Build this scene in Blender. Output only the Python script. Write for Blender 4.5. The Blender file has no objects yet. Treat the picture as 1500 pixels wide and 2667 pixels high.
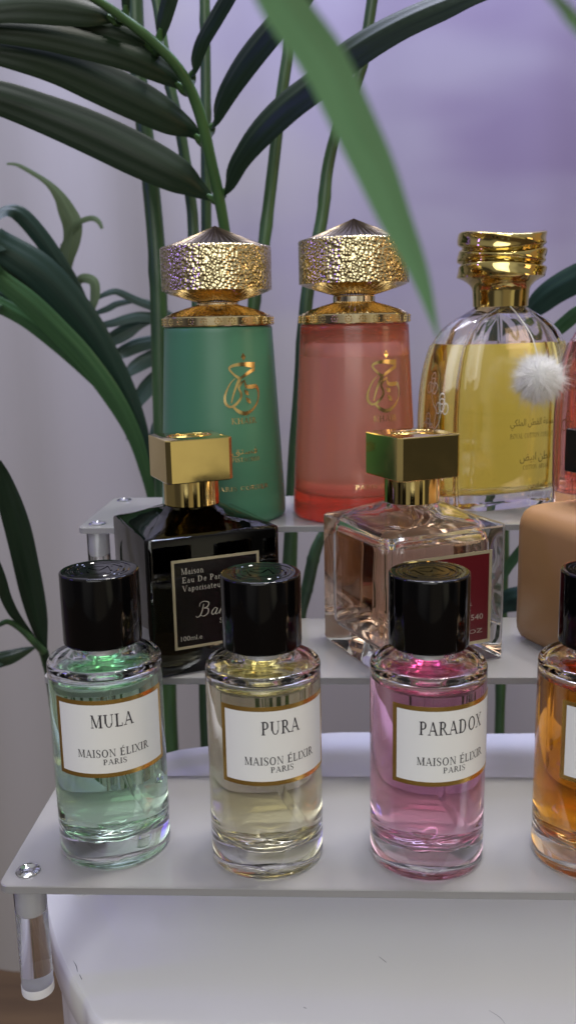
import bpy, bmesh, math, random
from mathutils import Vector, Matrix
from math import sin, cos, pi, radians, sqrt, atan2, floor
random.seed(7)
SC = bpy.context.scene
COL = SC.collection

# ------------------------------------------------------------------ camera
cam_d = bpy.data.cameras.new('camera'); cam = bpy.data.objects.new('camera', cam_d); COL.objects.link(cam)
pitch, roll, yaw = radians(11.8), radians(1.15), radians(2.9)
fw = Vector((-sin(yaw)*cos(pitch), cos(yaw)*cos(pitch), -sin(pitch)))
rt = fw.cross(Vector((0, 0, 1))).normalized(); up = rt.cross(fw)
r2 = rt*cos(roll) - up*sin(roll); u2 = up*cos(roll) + rt*sin(roll)
M = Matrix((r2, u2, -fw)).transposed().to_4x4(); M.translation = Vector((0, 0, .187))
cam.matrix_world = M
cam_d.sensor_fit = 'VERTICAL'; cam_d.sensor_height = 36; cam_d.lens = 2380/2667*36
cam_d.clip_start = .01; cam_d.clip_end = 60
cam_d.dof.use_dof = True; cam_d.dof.focus_distance = .345; cam_d.dof.aperture_fstop = 17.0
SC.camera = cam

# ------------------------------------------------------------------ world (a dim shop interior, brighter overhead)
W = bpy.data.worlds.new('World'); SC.world = W; W.use_nodes = True
wn = W.node_tree.nodes; wl = W.node_tree.links; bg = wn['Background']
tc = wn.new('ShaderNodeTexCoord'); sp = wn.new('ShaderNodeSeparateXYZ'); wl.new(tc.outputs['Generated'], sp.inputs[0])
mr = wn.new('ShaderNodeMapRange'); mr.inputs[1].default_value = -1; mr.inputs[2].default_value = 1
wl.new(sp.outputs['Z'], mr.inputs[0])
rp = wn.new('ShaderNodeValToRGB'); wl.new(mr.outputs[0], rp.inputs[0])
e = rp.color_ramp.elements
e[0].position = .0; e[0].color = (.09, .075, .06, 1); e[1].position = 1; e[1].color = (.80, .80, .80, 1)
for p_, c_ in ((.40, (.16, .15, .15, 1)), (.55, (.20, .19, .19, 1)), (.68, (.48, .47, .46, 1))):
    k_ = e.new(p_); k_.color = c_
cur = rp.outputs[0]
# the rest of the shop, as broad bright and dark patches round about: (direction, half widths in degrees, radiance)
for dr, a0, a1, c_ in (((.18, -.95, .36), 12, 30, (.95, .95, .92)), ((-.40, -.90, .05), 8, 26, (.50, .48, .46)), ((.66, -.74, -.06), 7, 15, (.88, .82, .62)),
                       ((.86, -.52, -.05), 9, 15, (.07, .065, .06)), ((.36, -.93, .02), 5, 14, (.80, .72, .56)), ((.97, .1, .12), 12, 30, (.75, .48, .25)), ((-.86, .33, .38), 8, 15, (.45, .30, 1.7)), ((-.75, -.62, -.1), 8, 20, (.09, .085, .09)), ((.25, -.95, -.22), 8, 22, (.42, .36, .28))):
    dt = wn.new('ShaderNodeVectorMath'); dt.operation = 'DOT_PRODUCT'; wl.new(tc.outputs['Generated'], dt.inputs[0]); dt.inputs[1].default_value = Vector(dr).normalized()
    mr2 = wn.new('ShaderNodeMapRange'); mr2.interpolation_type = 'SMOOTHSTEP'; mr2.inputs[1].default_value = cos(radians(a1)); mr2.inputs[2].default_value = cos(radians(a0))
    wl.new(dt.outputs['Value'], mr2.inputs[0])
    mx = wn.new('ShaderNodeMix'); mx.data_type = 'RGBA'; mx.inputs[7].default_value = (*c_, 1)
    wl.new(mr2.outputs[0], mx.inputs[0]); wl.new(cur, mx.inputs[6]); cur = mx.outputs[2]
wl.new(cur, bg.inputs['Color'])
bg.inputs['Strength'].default_value = .55

# ------------------------------------------------------------------ lamps
def lamp(name, loc, target, size, power, col, size_y=None, spread=None):
    d = bpy.data.lights.new(name, 'AREA'); d.energy = power; d.color = col
    d.shape = 'RECTANGLE' if size_y else 'SQUARE'; d.size = size
    if size_y: d.size_y = size_y
    o = bpy.data.objects.new(name, d); COL.objects.link(o); o.location = loc
    if spread: d.spread = radians(spread)
    o.rotation_euler = (Vector(target)-Vector(loc)).to_track_quat('-Z', 'Y').to_euler()
    return o
T0 = (0, .38, .1)
lamp('ceiling_spot', (.12, .47, 1.30), (-.03, .38, .05), .13, .62, (1, .96, .90), None, 55)
lamp('ceiling_spot', (.34, .48, 1.30), (-.03, .38, .05), .13, .62, (1, .96, .90), None, 55)
lamp('ceiling_panel', (-.1, -1.35, .85), (0, .34, 0), 1.3, 4.4, (.98, .99, .98), None, 90)
lamp('back_fill_light', (-.18, .78, 1.45), (.05, .47, 0), .5, .95, (1, .96, .96), None, 70)  # fill lamp added to lift the rear table and shelf tops
lamp('violet_light_strip', (-.75, .18, .50), (-.2, .5, .15), .035, .22, (.20, .12, 1), .28, 90)
lamp('warm_shelf_light', (.95, .05, .35), (0, .42, .1), .25, .8, (1, .66, .38))
lamp('wall_washer', (.15, .80, 1.15), (.12, 1.14, .48), 1.2, 16, (.55, .60, .97), .15)

SC.render.engine = 'CYCLES'
c = SC.cycles
c.max_bounces = 28; c.transmission_bounces = 24; c.glossy_bounces = 8; c.diffuse_bounces = 4; c.transparent_max_bounces = 16
c.caustics_reflective = False; c.caustics_refractive = True; c.blur_glossy = .6
c.sample_clamp_indirect = 3.0
c.use_denoising = True
try: c.denoiser = 'OPENIMAGEDENOISE'
except Exception: pass
VS = SC.view_settings; VS.view_transform = 'Standard'; VS.look = 'None'; VS.exposure = 0; VS.gamma = 1; VS.use_curve_mapping = False

# ------------------------------------------------------------------ materials
def mat(name, col=(.5, .5, .5), rough=.5, metal=0, ior=1.5, trans=0, coat=0, spec=None, **k):
    m = bpy.data.materials.new(name); m.use_nodes = True
    b = m.node_tree.nodes['Principled BSDF']
    b.inputs['Base Color'].default_value = (*col, 1); b.inputs['Roughness'].default_value = rough
    b.inputs['Metallic'].default_value = metal; b.inputs['IOR'].default_value = ior
    b.inputs['Transmission Weight'].default_value = trans; b.inputs['Coat Weight'].default_value = coat
    if spec is not None: b.inputs['Specular IOR Level'].default_value = spec
    return m
def N(m, t, **k):
    n = m.node_tree.nodes.new(t)
    for a, v in k.items(): setattr(n, a, v)
    return n
def LK(m, a, b): m.node_tree.links.new(a, b)
def BS(m): return m.node_tree.nodes['Principled BSDF']
def absorb(m, col, dens):
    v = N(m, 'ShaderNodeVolumeAbsorption'); v.inputs['Color'].default_value = (*col, 1); v.inputs['Density'].default_value = dens
    LK(m, v.outputs[0], m.node_tree.nodes['Material Output'].inputs['Volume'])
def bump(m, tex_out, strength, dist):
    b = N(m, 'ShaderNodeBump'); b.inputs['Strength'].default_value = strength; b.inputs['Distance'].default_value = dist
    LK(m, tex_out, b.inputs['Height']); LK(m, b.outputs[0], BS(m).inputs['Normal']); return b
def noise_to(m, sock, scale, c0, c1, lo=.35, hi=.65, detail=4, coord='Object', stretch=None):
    t = N(m, 'ShaderNodeTexCoord'); n = N(m, 'ShaderNodeTexNoise'); n.inputs['Scale'].default_value = scale; n.inputs['Detail'].default_value = detail
    if stretch:
        mp = N(m, 'ShaderNodeMapping'); mp.inputs['Scale'].default_value = stretch; LK(m, t.outputs[coord], mp.inputs[0]); LK(m, mp.outputs[0], n.inputs['Vector'])
    else: LK(m, t.outputs[coord], n.inputs['Vector'])
    r = N(m, 'ShaderNodeValToRGB'); r.color_ramp.elements[0].position = lo; r.color_ramp.elements[1].position = hi
    f = lambda q: (*q, 1) if isinstance(q, tuple) else (q, q, q, 1)
    r.color_ramp.elements[0].color = f(c0); r.color_ramp.elements[1].color = f(c1)
    LK(m, n.outputs[0], r.inputs[0]); LK(m, r.outputs[0], sock); return n

GLASS = mat('clear_glass', (1, 1, 1), 0, ior=1.5, trans=1)
ACRYL = mat('clear_acrylic', (.97, .97, .98), .02, ior=1.49, trans=1)
def liquid(name, col, dens, ior=1.36, cloudy=None):
    m = mat(name, (1, 1, 1), 0, ior=ior, trans=1); absorb(m, col, dens)
    if cloudy:   # a slightly cloudy perfume: some of the light is scattered softly
        t = N(m, 'ShaderNodeBsdfTranslucent'); t.inputs['Color'].default_value = (*cloudy[1], 1); x = N(m, 'ShaderNodeMixShader'); x.inputs[0].default_value = cloudy[0]
        LK(m, BS(m).outputs[0], x.inputs[1]); LK(m, t.outputs[0], x.inputs[2]); LK(m, x.outputs[0], m.node_tree.nodes['Material Output'].inputs['Surface'])
    return m
GOLD = mat('polished_gold', (.82, .63, .24), .07, 1)
noise_to(GOLD, BS(GOLD).inputs['Roughness'], 90, .05, .13)
GOLDH = mat('hammered_gold', (.68, .57, .32), .11, 1)
GOLDW = mat('wavy_cap_gold', (.62, .49, .19), .06, 1)
_t = N(GOLDH, 'ShaderNodeTexCoord'); _v = N(GOLDH, 'ShaderNodeTexVoronoi'); _v.inputs['Scale'].default_value = 600
LK(GOLDH, _t.outputs['Object'], _v.inputs['Vector']); _r = N(GOLDH, 'ShaderNodeValToRGB'); _r.color_ramp.interpolation = 'EASE'
_r.color_ramp.elements[0].position = .0; _r.color_ramp.elements[0].color = (1, 1, 1, 1); _r.color_ramp.elements[1].position = .95; _r.color_ramp.elements[1].color = (0, 0, 0, 1)
LK(GOLDH, _v.outputs['Distance'], _r.inputs[0]); bump(GOLDH, _r.outputs[0], .75, .0006)
GOLDF = mat('fluted_gold', (.70, .57, .34), .12, 1)
FOIL = mat('gold_foil', (.72, .55, .25), .16, 1)
GOLDPRINT = mat('gold_print', (.72, .47, .13), .27, .92)
SILVERGOLD = mat('pale_gold_frame', (.50, .45, .30), .28, .45)
BLACK = mat('black_lacquer', (.002, .0018, .002), .05, spec=.34)
noise_to(BLACK, BS(BLACK).inputs['Roughness'], 40, .03, .09)
PAPER = mat('white_label_paper', (.80, .80, .78), .45)
INK = mat('dark_ink', (.018, .014, .022), .4)
GREYINK = mat('grey_ink', (.10, .10, .12), .4)
CHROME = mat('chrome', (.72, .73, .76), .07, 1)
WHITEAC = mat('white_acrylic', (.84, .82, .81), .07)
_tr = N(WHITEAC, 'ShaderNodeBsdfTranslucent'); _tr.inputs['Color'].default_value = (.98, .98, .98, 1)
_ms = N(WHITEAC, 'ShaderNodeMixShader'); _ms.inputs[0].default_value = .70
BS(WHITEAC).inputs['Specular IOR Level'].default_value = 0
_gl = N(WHITEAC, 'ShaderNodeBsdfGlossy'); _gl.inputs['Roughness'].default_value = .05; _fr = N(WHITEAC, 'ShaderNodeFresnel'); _fr.inputs['IOR'].default_value = 1.52; _mg = N(WHITEAC, 'ShaderNodeMixShader')
LK(WHITEAC, _fr.outputs[0], _mg.inputs[0]); LK(WHITEAC, _ms.outputs[0], _mg.inputs[1]); LK(WHITEAC, _gl.outputs[0], _mg.inputs[2]); noise_to(WHITEAC, _gl.inputs['Roughness'], 30, .035, .085)
LK(WHITEAC, BS(WHITEAC).outputs[0], _ms.inputs[1]); LK(WHITEAC, _tr.outputs[0], _ms.inputs[2]); LK(WHITEAC, _mg.outputs[0], WHITEAC.node_tree.nodes['Material Output'].inputs['Surface'])
FROSTIN = mat('frosted_acrylic', (.80, .80, .82), .45, trans=.1)
TABLE = mat('white_gloss_table', (.84, .84, .84), .10)
noise_to(TABLE, BS(TABLE).inputs['Roughness'], 14, .07, .20)
TAN = mat('tan_satin', (.32, .172, .075), .42)
noise_to(TAN, BS(TAN).inputs['Roughness'], 60, .38, .46)
REDLAB = mat('crimson_label', (.10, .003, .008), .3)
BLKLAB = mat('black_label', (.006, .005, .005), .16)
BLKGLASS = mat('black_glass', (1, 1, 1), 0, ior=1.5, trans=1); absorb(BLKGLASS, (.10, .12, .10), 230)
PLASTIC = mat('clear_tube_plastic', (1, 1, 1), .0, ior=1.035, trans=1)
FLUFF = mat('white_fluff', (.95, .95, .93), .9)
_t2 = N(FLUFF, 'ShaderNodeBsdfTranslucent'); _t2.inputs['Color'].default_value = (.97, .97, .95, 1); _m2 = N(FLUFF, 'ShaderNodeMixShader'); _m2.inputs[0].default_value = .5
LK(FLUFF, BS(FLUFF).outputs[0], _m2.inputs[1]); LK(FLUFF, _t2.outputs[0], _m2.inputs[2]); LK(FLUFF, _m2.outputs[0], FLUFF.node_tree.nodes['Material Output'].inputs['Surface'])
TEXTW = mat('pale_print', (.36, .34, .29), .4)
BS(FLUFF).inputs['Subsurface Weight'].default_value = .3; BS(FLUFF).inputs['Subsurface Radius'].default_value = (.003, .003, .003); BS(FLUFF).inputs['Subsurface Scale'].default_value = 1
SILVER = mat('silver_print', (.62, .60, .62), .3, .6)
BROWNLINE = mat('brown_print', (.30, .13, .07), .35, .4)

def leaf_mat(name, c0, c1, rough=.38, transl=.12):
    m = mat(name, c0, rough, spec=.35)
    uv = N(m, 'ShaderNodeUVMap'); sx = N(m, 'ShaderNodeSeparateXYZ'); LK(m, uv.outputs[0], sx.inputs[0])
    mp = N(m, 'ShaderNodeMapping'); mp.inputs['Scale'].default_value = (9, .8, 1); LK(m, uv.outputs[0], mp.inputs[0])
    n = N(m, 'ShaderNodeTexNoise'); n.inputs['Scale'].default_value = 2.2; n.inputs['Detail'].default_value = 3; LK(m, mp.outputs[0], n.inputs['Vector'])
    r = N(m, 'ShaderNodeValToRGB'); r.color_ramp.elements[0].position = .36; r.color_ramp.elements[1].position = .64
    r.color_ramp.elements[0].color = (*c0, 1); r.color_ramp.elements[1].color = (*c1, 1)
    mp2 = N(m, 'ShaderNodeMapping'); mp2.inputs['Scale'].default_value = (38, .7, 1); LK(m, uv.outputs[0], mp2.inputs[0])
    n2 = N(m, 'ShaderNodeTexNoise'); n2.inputs['Scale'].default_value = 1.6; n2.inputs['Detail'].default_value = 2; LK(m, mp2.outputs[0], n2.inputs['Vector'])
    av = N(m, 'ShaderNodeMix'); av.inputs[0].default_value = .5; LK(m, n.outputs[0], av.inputs[2]); LK(m, n2.outputs[0], av.inputs[3])
    LK(m, av.outputs[0], r.inputs[0]); LK(m, r.outputs[0], BS(m).inputs['Base Color'])
    w = N(m, 'ShaderNodeTexWave'); w.bands_direction = 'X'; w.inputs['Scale'].default_value = 1.1; w.inputs['Distortion'].default_value = 1.2
    LK(m, uv.outputs[0], w.inputs['Vector']); bump(m, w.outputs[0], .16, .0008)
    tr = N(m, 'ShaderNodeBsdfTranslucent'); LK(m, r.outputs[0], tr.inputs['Color'])
    ms = N(m, 'ShaderNodeMixShader'); ms.inputs[0].default_value = transl
    LK(m, BS(m).outputs[0], ms.inputs[1]); LK(m, tr.outputs[0], ms.inputs[2])
    LK(m, ms.outputs[0], m.node_tree.nodes['Material Output'].inputs['Surface'])
    return m
LEAF = leaf_mat('palm_leaf', (.008, .020, .009), (.017, .034, .016), .42)
LEAFG = leaf_mat('palm_leaf_green', (.030, .085, .032), (.055, .13, .050), .36)
LEAFB = leaf_mat('palm_leaf_blue_green', (.014, .036, .026), (.024, .056, .038), .4)
LEAFY = leaf_mat('young_leaf', (.085, .13, .055), (.12, .17, .07), .5, .25)
LEAFN = leaf_mat('bright_leaf', (.105, .215, .088), (.13, .25, .11), .45, .45)
STEM = mat('palm_stem', (.030, .075, .026), .38)
noise_to(STEM, BS(STEM).inputs['Base Color'], 18, (.022, .055, .022), (.050, .115, .038), stretch=(6, 6, 1))

# ------------------------------------------------------------------ mesh helpers
class MB:
    def __init__(s): s.v = []; s.f = []; s.uv = None
    def add(s, p): s.v.append(tuple(p)); return len(s.v)-1
    def grid(s, rows, closed_u=False, closed_v=False, flip=False):
        """rows: list of lists of points"""
        idx = [[s.add(p) for p in r] for r in rows]; n = len(idx[0]); m = len(idx)
        for i in range(m-(0 if closed_v else 1)):
            for j in range(n-(0 if closed_u else 1)):
                q = (idx[i][j], idx[i][(j+1) % n], idx[(i+1) % m][(j+1) % n], idx[(i+1) % m][j])
                s.f.append(q[::-1] if flip else q)
        return idx
    def cap(s, ring, flip=False): s.f.append(tuple(ring[::-1] if flip else ring))
    def fan(s, ring, p, flip=False):
        k = s.add(p); n = len(ring)
        for j in range(n):
            q = (ring[j], ring[(j+1) % n], k); s.f.append(q[::-1] if flip else q)
    def rings(s, rings, bottom=True, top=True, flip=False):
        idx = s.grid(rings, closed_u=True, flip=flip)
        if bottom: s.cap(idx[0], not flip)
        if top: s.cap(idx[-1], flip)
        return idx
    def quad(s, a, b, c_, d): s.f.append((s.add(a), s.add(b), s.add(c_), s.add(d)))
    def build(s, name, m, parent=None, smooth=True, angle=35, loc=None):
        me = bpy.data.meshes.new(name); me.from_pydata(s.v, [], s.f); me.validate()
        if s.uv:
            ul = me.uv_layers.new(name='UVMap')
            for l in me.loops: ul.data[l.index].uv = s.uv[l.vertex_index]
        if smooth:
            for p in me.polygons: p.use_smooth = True
            me.set_sharp_from_angle(angle=radians(angle))
        me.materials.append(m)
        o = bpy.data.objects.new(name, me); COL.objects.link(o)
        if parent: o.parent = parent
        if loc: o.location = loc
        return o
def tag(o, label, cat=None, group=None, kind=None):
    if label: o['label'] = label
    if cat: o['category'] = cat
    if group: o['group'] = group
    if kind: o['kind'] = kind
    return o
def thing(name, label, cat, loc=(0, 0, 0), rz=0, group=None):
    o = bpy.data.objects.new(name, None); COL.objects.link(o); o.location = loc; o.rotation_euler = (0, 0, rz)
    o.empty_display_size = .01
    return tag(o, label, cat, group)
def circ(r, z, n=72, cx=0, cy=0, ph=0): return [(cx+r*cos(2*pi*i/n+ph), cy+r*sin(2*pi*i/n+ph), z) for i in range(n)]
def wobble(p, z, seed):   # pressed glass is never quite even: slow waves in the lower inside wall and floor
    a = atan2(p[1], p[0]); r = sqrt(p[0]**2+p[1]**2); f = max(0, 1-z/.024); g = max(0, 1-z/.06)
    k = 1+f*(.020*sin(3*a+seed)+.012*sin(7*a+z*700+seed*2)+.008*sin(13*a-z*900))*min(1, r/.012)+g*.004*sin(5*a+z*260+seed)
    return (p[0]*k, p[1]*k, p[2]+f*(.0006*sin(2*a+seed*3)+.0004*sin(5*a+r*900+seed)+.0003*sin(9*a-r*1500))*min(1, r/.006))
def lathe(prof, n=72, mb=None, bottom=True, top=True, flip=False, cx=0, cy=0, wob=None):
    mb = mb or MB(); R_ = [circ(max(r, 1e-5), z, n, cx, cy) for r, z in prof]
    if wob is not None: R_ = [[wobble(p, p[2], wob) for p in r] for r in R_]
    mb.rings(R_, bottom, top, flip); return mb
def arcp(cx, cz, r, a0, a1, n=5):  # profile arc
    return [(cx+r*cos(radians(a0+(a1-a0)*i/n)), cz+r*sin(radians(a0+(a1-a0)*i/n))) for i in range(n+1)]
def rsq(hx, hy, rad, z, n=8, cx=0, cy=0):
    out = []
    for k, (sx, sy) in enumerate(((1, 1), (-1, 1), (-1, -1), (1, -1))):
        for i in range(n):
            a = pi/2*k + pi/2*(i/(n-1)); out.append((cx+sx*(hx-rad)+rad*cos(a), cy+sy*(hy-rad)+rad*sin(a), z))
    return out
def csq(r, z, n=8):  # circle sampled like rsq so that the two can be skinned together
    out = []
    for k in range(4):
        for i in range(n):
            a = pi/2*k + pi/2*(i/(n-1)) + (0.012 if i == 0 else (-.012 if i == n-1 else 0)); out.append((r*cos(a), r*sin(a), z))
    return out
def lerp_ring(a, b, t, z=None): return [(p[0]*(1-t)+q[0]*t, p[1]*(1-t)+q[1]*t, (p[2]*(1-t)+q[2]*t) if z is None else z) for p, q in zip(a, b)]
def catmull(pts, n):
    P = [Vector(p) for p in pts]; P = [P[0]*2-P[1]] + P + [P[-1]*2-P[-2]]; out = []
    m = len(pts)-1
    for k in range(n):
        t = k/(n-1)*m; i = min(int(t), m-1); u = t-i; a, b, c_, d = P[i:i+4]
        out.append(.5*((2*b)+(-a+c_)*u+(2*a-5*b+4*c_-d)*u*u+(-a+3*b-3*c_+d)*u**3))
    return out
def tube(path, rad, n=10, mb=None, caps=True):
    mb = mb or MB(); P = [Vector(p[:3]) for p in path]; rings = []; ref = Vector((.31, -.9, .2))
    for i, p in enumerate(P):
        t = (P[min(i+1, len(P)-1)]-P[max(i-1, 0)]).normalized(); a = t.cross(ref).normalized(); b = t.cross(a)
        r = rad[i] if isinstance(rad, (list, tuple)) else rad
        rings.append([p + a*r*cos(2*pi*j/n) + b*r*sin(2*pi*j/n) for j in range(n)])
    mb.rings(rings, caps, caps); return mb

# ---- lettering: strokes laid on a surface. place(u, v, h) -> point
class Pen:
    def __init__(s, place, h=.00003, slant=0): s.mb = MB(); s.place = place; s.h = h; s.k = 0; s.slant = slant
    def strip(s, A, B):
        s.k += 1; h = s.h + (s.k % 9)*1.2e-5
        s.mb.grid([[s.place(a[0], a[1], h) for a in A], [s.place(b[0], b[1], h) for b in B]], flip=True)
    def poly(s, pts):  # quad, cut along its long side so that it bends with the surface
        a, b, c_, d = pts; n = 4
        s.strip([(a[0]+(b[0]-a[0])*i/n, a[1]+(b[1]-a[1])*i/n) for i in range(n+1)], [(d[0]+(c_[0]-d[0])*i/n, d[1]+(c_[1]-d[1])*i/n) for i in range(n+1)])
    def brush(s, pts, w, n=None, closed=False):
        n = n or max(6, 5*len(pts)); c_ = catmull([(p[0], p[1], 0) for p in pts], n); A = []; B = []
        ws = w if isinstance(w, (list, tuple)) else [w]
        for i, p in enumerate(c_):
            t = c_[min(i+1, n-1)]-c_[max(i-1, 0)]; t = t.normalized() if t.length > 1e-12 else Vector((1, 0, 0)); nn = Vector((-t.y, t.x, 0))
            f = i/(n-1)*(len(ws)-1); j = min(int(f), max(len(ws)-2, 0)); q = ws[j] if len(ws) == 1 else ws[j]*(1-(f-j))+ws[j+1]*(f-j)
            A.append(p+nn*q/2); B.append(p-nn*q/2)
        s.strip(A, B)
TK, TN, SF = .165, .085, .06
def glyph(ch):
    """serif capitals on a 1-unit cap height: (advance, strokes)"""
    S = []
    def st(x, w=TK, y0=0, y1=1, b=1, t=1):
        S.append(('q', (x-w/2, y0), (x-w/2, y1), (x+w/2, y1), (x+w/2, y0)))
        e_ = .10
        if b: S.append(('q', (x-w/2-e_, y0), (x-w/2-e_, y0+SF), (x+w/2+e_, y0+SF), (x+w/2+e_, y0)))
        if t: S.append(('q', (x-w/2-e_, y1-SF), (x-w/2-e_, y1), (x+w/2+e_, y1), (x+w/2+e_, y1-SF)))
    def dg(x0, y0, x1, y1, w): S.append(('q', (x0-w/2, y0), (x1-w/2, y1), (x1+w/2, y1), (x0+w/2, y0)))
    def hb(x0, x1, y, w=TN): S.append(('q', (x0, y-w/2), (x0, y+w/2), (x1, y+w/2), (x1, y-w/2)))
    def vt(x, y0, y1, w=SF): S.append(('q', (x-w/2, y0), (x-w/2, y1), (x+w/2, y1), (x+w/2, y0)))
    def ar(cx, cy, rx, ry, a0, a1, wk=TK, wn_=TN): S.append(('a', cx, cy, rx, ry, a0, a1, wk, wn_))
    def sf(x, y): S.append(('q', (x-.15, y), (x-.15, y+SF), (x+.15, y+SF), (x+.15, y)))
    ad = .8
    if ch == 'A': dg(.13, 0, .45, 1, .06); dg(.45, 1, .80, 0, .145); hb(.24, .66, .33); sf(.13, 0); sf(.82, 0); ad = .95
    elif ch == 'B': st(.2); hb(.2, .45, .98); hb(.2, .45, .53); hb(.2, .48, .02); ar(.42, .755, .24, .245, -90, 90); ar(.45, .275, .27, .275, -90, 90); ad = .82
    elif ch == 'C': ar(.48, .5, .42, .5, 50, 310); vt(.78, .72, .95, .06); ad = .92
    elif ch == 'D': st(.2); hb(.2, .45, .98); hb(.2, .45, .02); ar(.42, .5, .42, .5, -90, 90); ad = 1.0
    elif ch in 'EÉ':
        st(.2); hb(.2, .66, .975); hb(.2, .55, .52); hb(.2, .70, .025); vt(.66, .80, 1); vt(.70, 0, .22); vt(.56, .44, .60); ad = .82
        if ch == 'É': S.append(('q', (.34, 1.08), (.50, 1.30), (.62, 1.30), (.42, 1.08)))
    elif ch == 'F': st(.2); hb(.2, .66, .975); hb(.2, .55, .52); vt(.66, .80, 1); vt(.56, .44, .60); ad = .76
    elif ch == 'H': st(.2); st(.80); hb(.2, .8, .52); ad = 1.02
    elif ch == 'I': st(.2); ad = .42
    elif ch == 'J': st(.3, y0=-.15, b=0); ad = .5
    elif ch == 'K': st(.2); dg(.27, .45, .72, 1, .06); dg(.38, .56, .80, 0, .14); sf(.72, .955); sf(.80, 0); ad = .95
    elif ch == 'L': st(.2); hb(.2, .68, .025); vt(.68, 0, .24); ad = .78
    elif ch == 'M': st(.14, .06); dg(.16, 1, .53, .03, .14); dg(.53, .03, .90, 1, .055); st(.92, TK); ad = 1.12
    elif ch == 'N': st(.17, .06); dg(.16, 1, .82, .02, .14); st(.82, .06, b=0); ad = 1.0
    elif ch == 'O': ar(.50, .5, .44, .515, 0, 360); ad = 1.02
    elif ch == 'P': st(.2); hb(.2, .45, .98); hb(.2, .45, .46); ar(.42, .72, .27, .28, -90, 90); ad = .76
    elif ch == 'R': st(.2); hb(.2, .45, .98); hb(.2, .45, .50); ar(.42, .74, .25, .26, -90, 90); dg(.42, .50, .80, 0, .14); sf(.82, 0); ad = .90
    elif ch == 'S': S.append(('b', [(.60, .80), (.52, .95), (.36, 1.0), (.20, .93), (.14, .76), (.24, .60), (.40, .50), (.56, .38), (.60, .22), (.50, .06), (.34, -.005), (.18, .04), (.11, .20)], [.04, .05, .05, .09, .11, .14, .15, .14, .11, .09, .05, .05, .04])); vt(.61, .72, .96); vt(.11, .05, .28); ad = .74
    elif ch == 'T': st(.42, t=0); hb(.06, .78, .975); vt(.07, .78, 1); vt(.77, .78, 1); ad = .84
    elif ch == 'U': st(.2, y0=.3, b=0); st(.80, .06, y0=.3, b=0); ar(.50, .32, .30, .33, 180, 360, .12, .07); ad = 1.0
    elif ch == 'V': dg(.12, 1, .46, 0, .145); dg(.46, 0, .78, 1, .06); sf(.12, .955); sf(.80, .955); ad = .92
    elif ch == 'X': dg(.14, 1, .76, 0, .145); dg(.12, 0, .74, 1, .06); sf(.14, .955); sf(.76, .955); sf(.12, 0); sf(.78, 0); ad = .92
    elif ch == 'Y': dg(.10, 1, .44, .45, .14); dg(.44, .45, .76, 1, .06); st(.44, y1=.48, t=0); sf(.10, .955); sf(.78, .955); ad = .88
    elif ch == 'a': ar(.26, .20, .18, .21, 90, 270, .10); st(.44, .10, 0, .46, b=0, t=0); ar(.28, .46, .16, .19, 0, 150, .10); hb(.26, .44, .39); hb(.26, .44, .01); hb(.40, .56, .02); ad = .60
    elif ch == 'd': ar(.28, .32, .21, .33, 0, 360, .11); st(.50, .11, 0, 1.0, b=0, t=0); hb(.46, .64, .02); hb(.38, .5, .98); ad = .68
    elif ch == 'e': ar(.30, .32, .23, .34, 0, 320, .11); hb(.10, .50, .36); ad = .60
    elif ch == 'f': st(.18, .11, 0, .80, t=0); ar(.34, .80, .16, .2, 60, 180, .10); hb(.04, .40, .61); ad = .44
    elif ch == 'i': st(.17, .12, 0, .64, t=0); hb(.05, .2, .62); ar(.17, .88, .045, .045, 0, 360, .07, .07); ad = .36
    elif ch == 'k': st(.17, .11, 0, 1, t=0); dg(.24, .28, .48, .64, .05); dg(.30, .36, .54, 0, .11); ad = .62
    elif ch == 'l': st(.17, .11, 0, 1, t=0); ad = .34
    elif ch == 'm': st(.17, .11, 0, .64, t=0); ar(.34, .42, .16, .22, 0, 160, .10); st(.50, .11, 0, .44, t=0); ar(.67, .42, .16, .22, 0, 160, .10); st(.83, .11, 0, .44, t=0); ad = 1.0
    elif ch == 'n': st(.17, .11, 0, .64, t=0); ar(.34, .42, .17, .22, 0, 160, .10); st(.51, .11, 0, .44, t=0); ad = .70
    elif ch == 'o': ar(.29, .32, .23, .34, 0, 360, .11); ad = .60
    elif ch == 'p': st(.17, .11, -.25, .64, t=0); ar(.38, .32, .22, .33, 0, 360, .11); ad = .68
    elif ch == 'r': st(.17, .11, 0, .64, t=0); ar(.34, .44, .16, .20, 50, 160, .09); ad = .46
    elif ch == 's': S.append(('b', [(.38, .50), (.30, .64), (.16, .62), (.10, .48), (.24, .34), (.39, .20), (.32, .03), (.18, .0), (.07, .14)], [.04, .06, .08, .1, .12, .1, .08, .05, .04])); ad = .50
    elif ch == 't': st(.18, .11, .06, .84, b=0, t=0); hb(.04, .38, .62); ar(.30, .12, .12, .13, 180, 320, .08); ad = .42
    elif ch == 'u': st(.15, .11, .2, .64, b=0, t=0); ar(.32, .2, .17, .2, 180, 340, .10); st(.50, .11, 0, .64, t=0); ad = .70
    elif ch == ' ': ad = .42
    return ad, S
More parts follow.
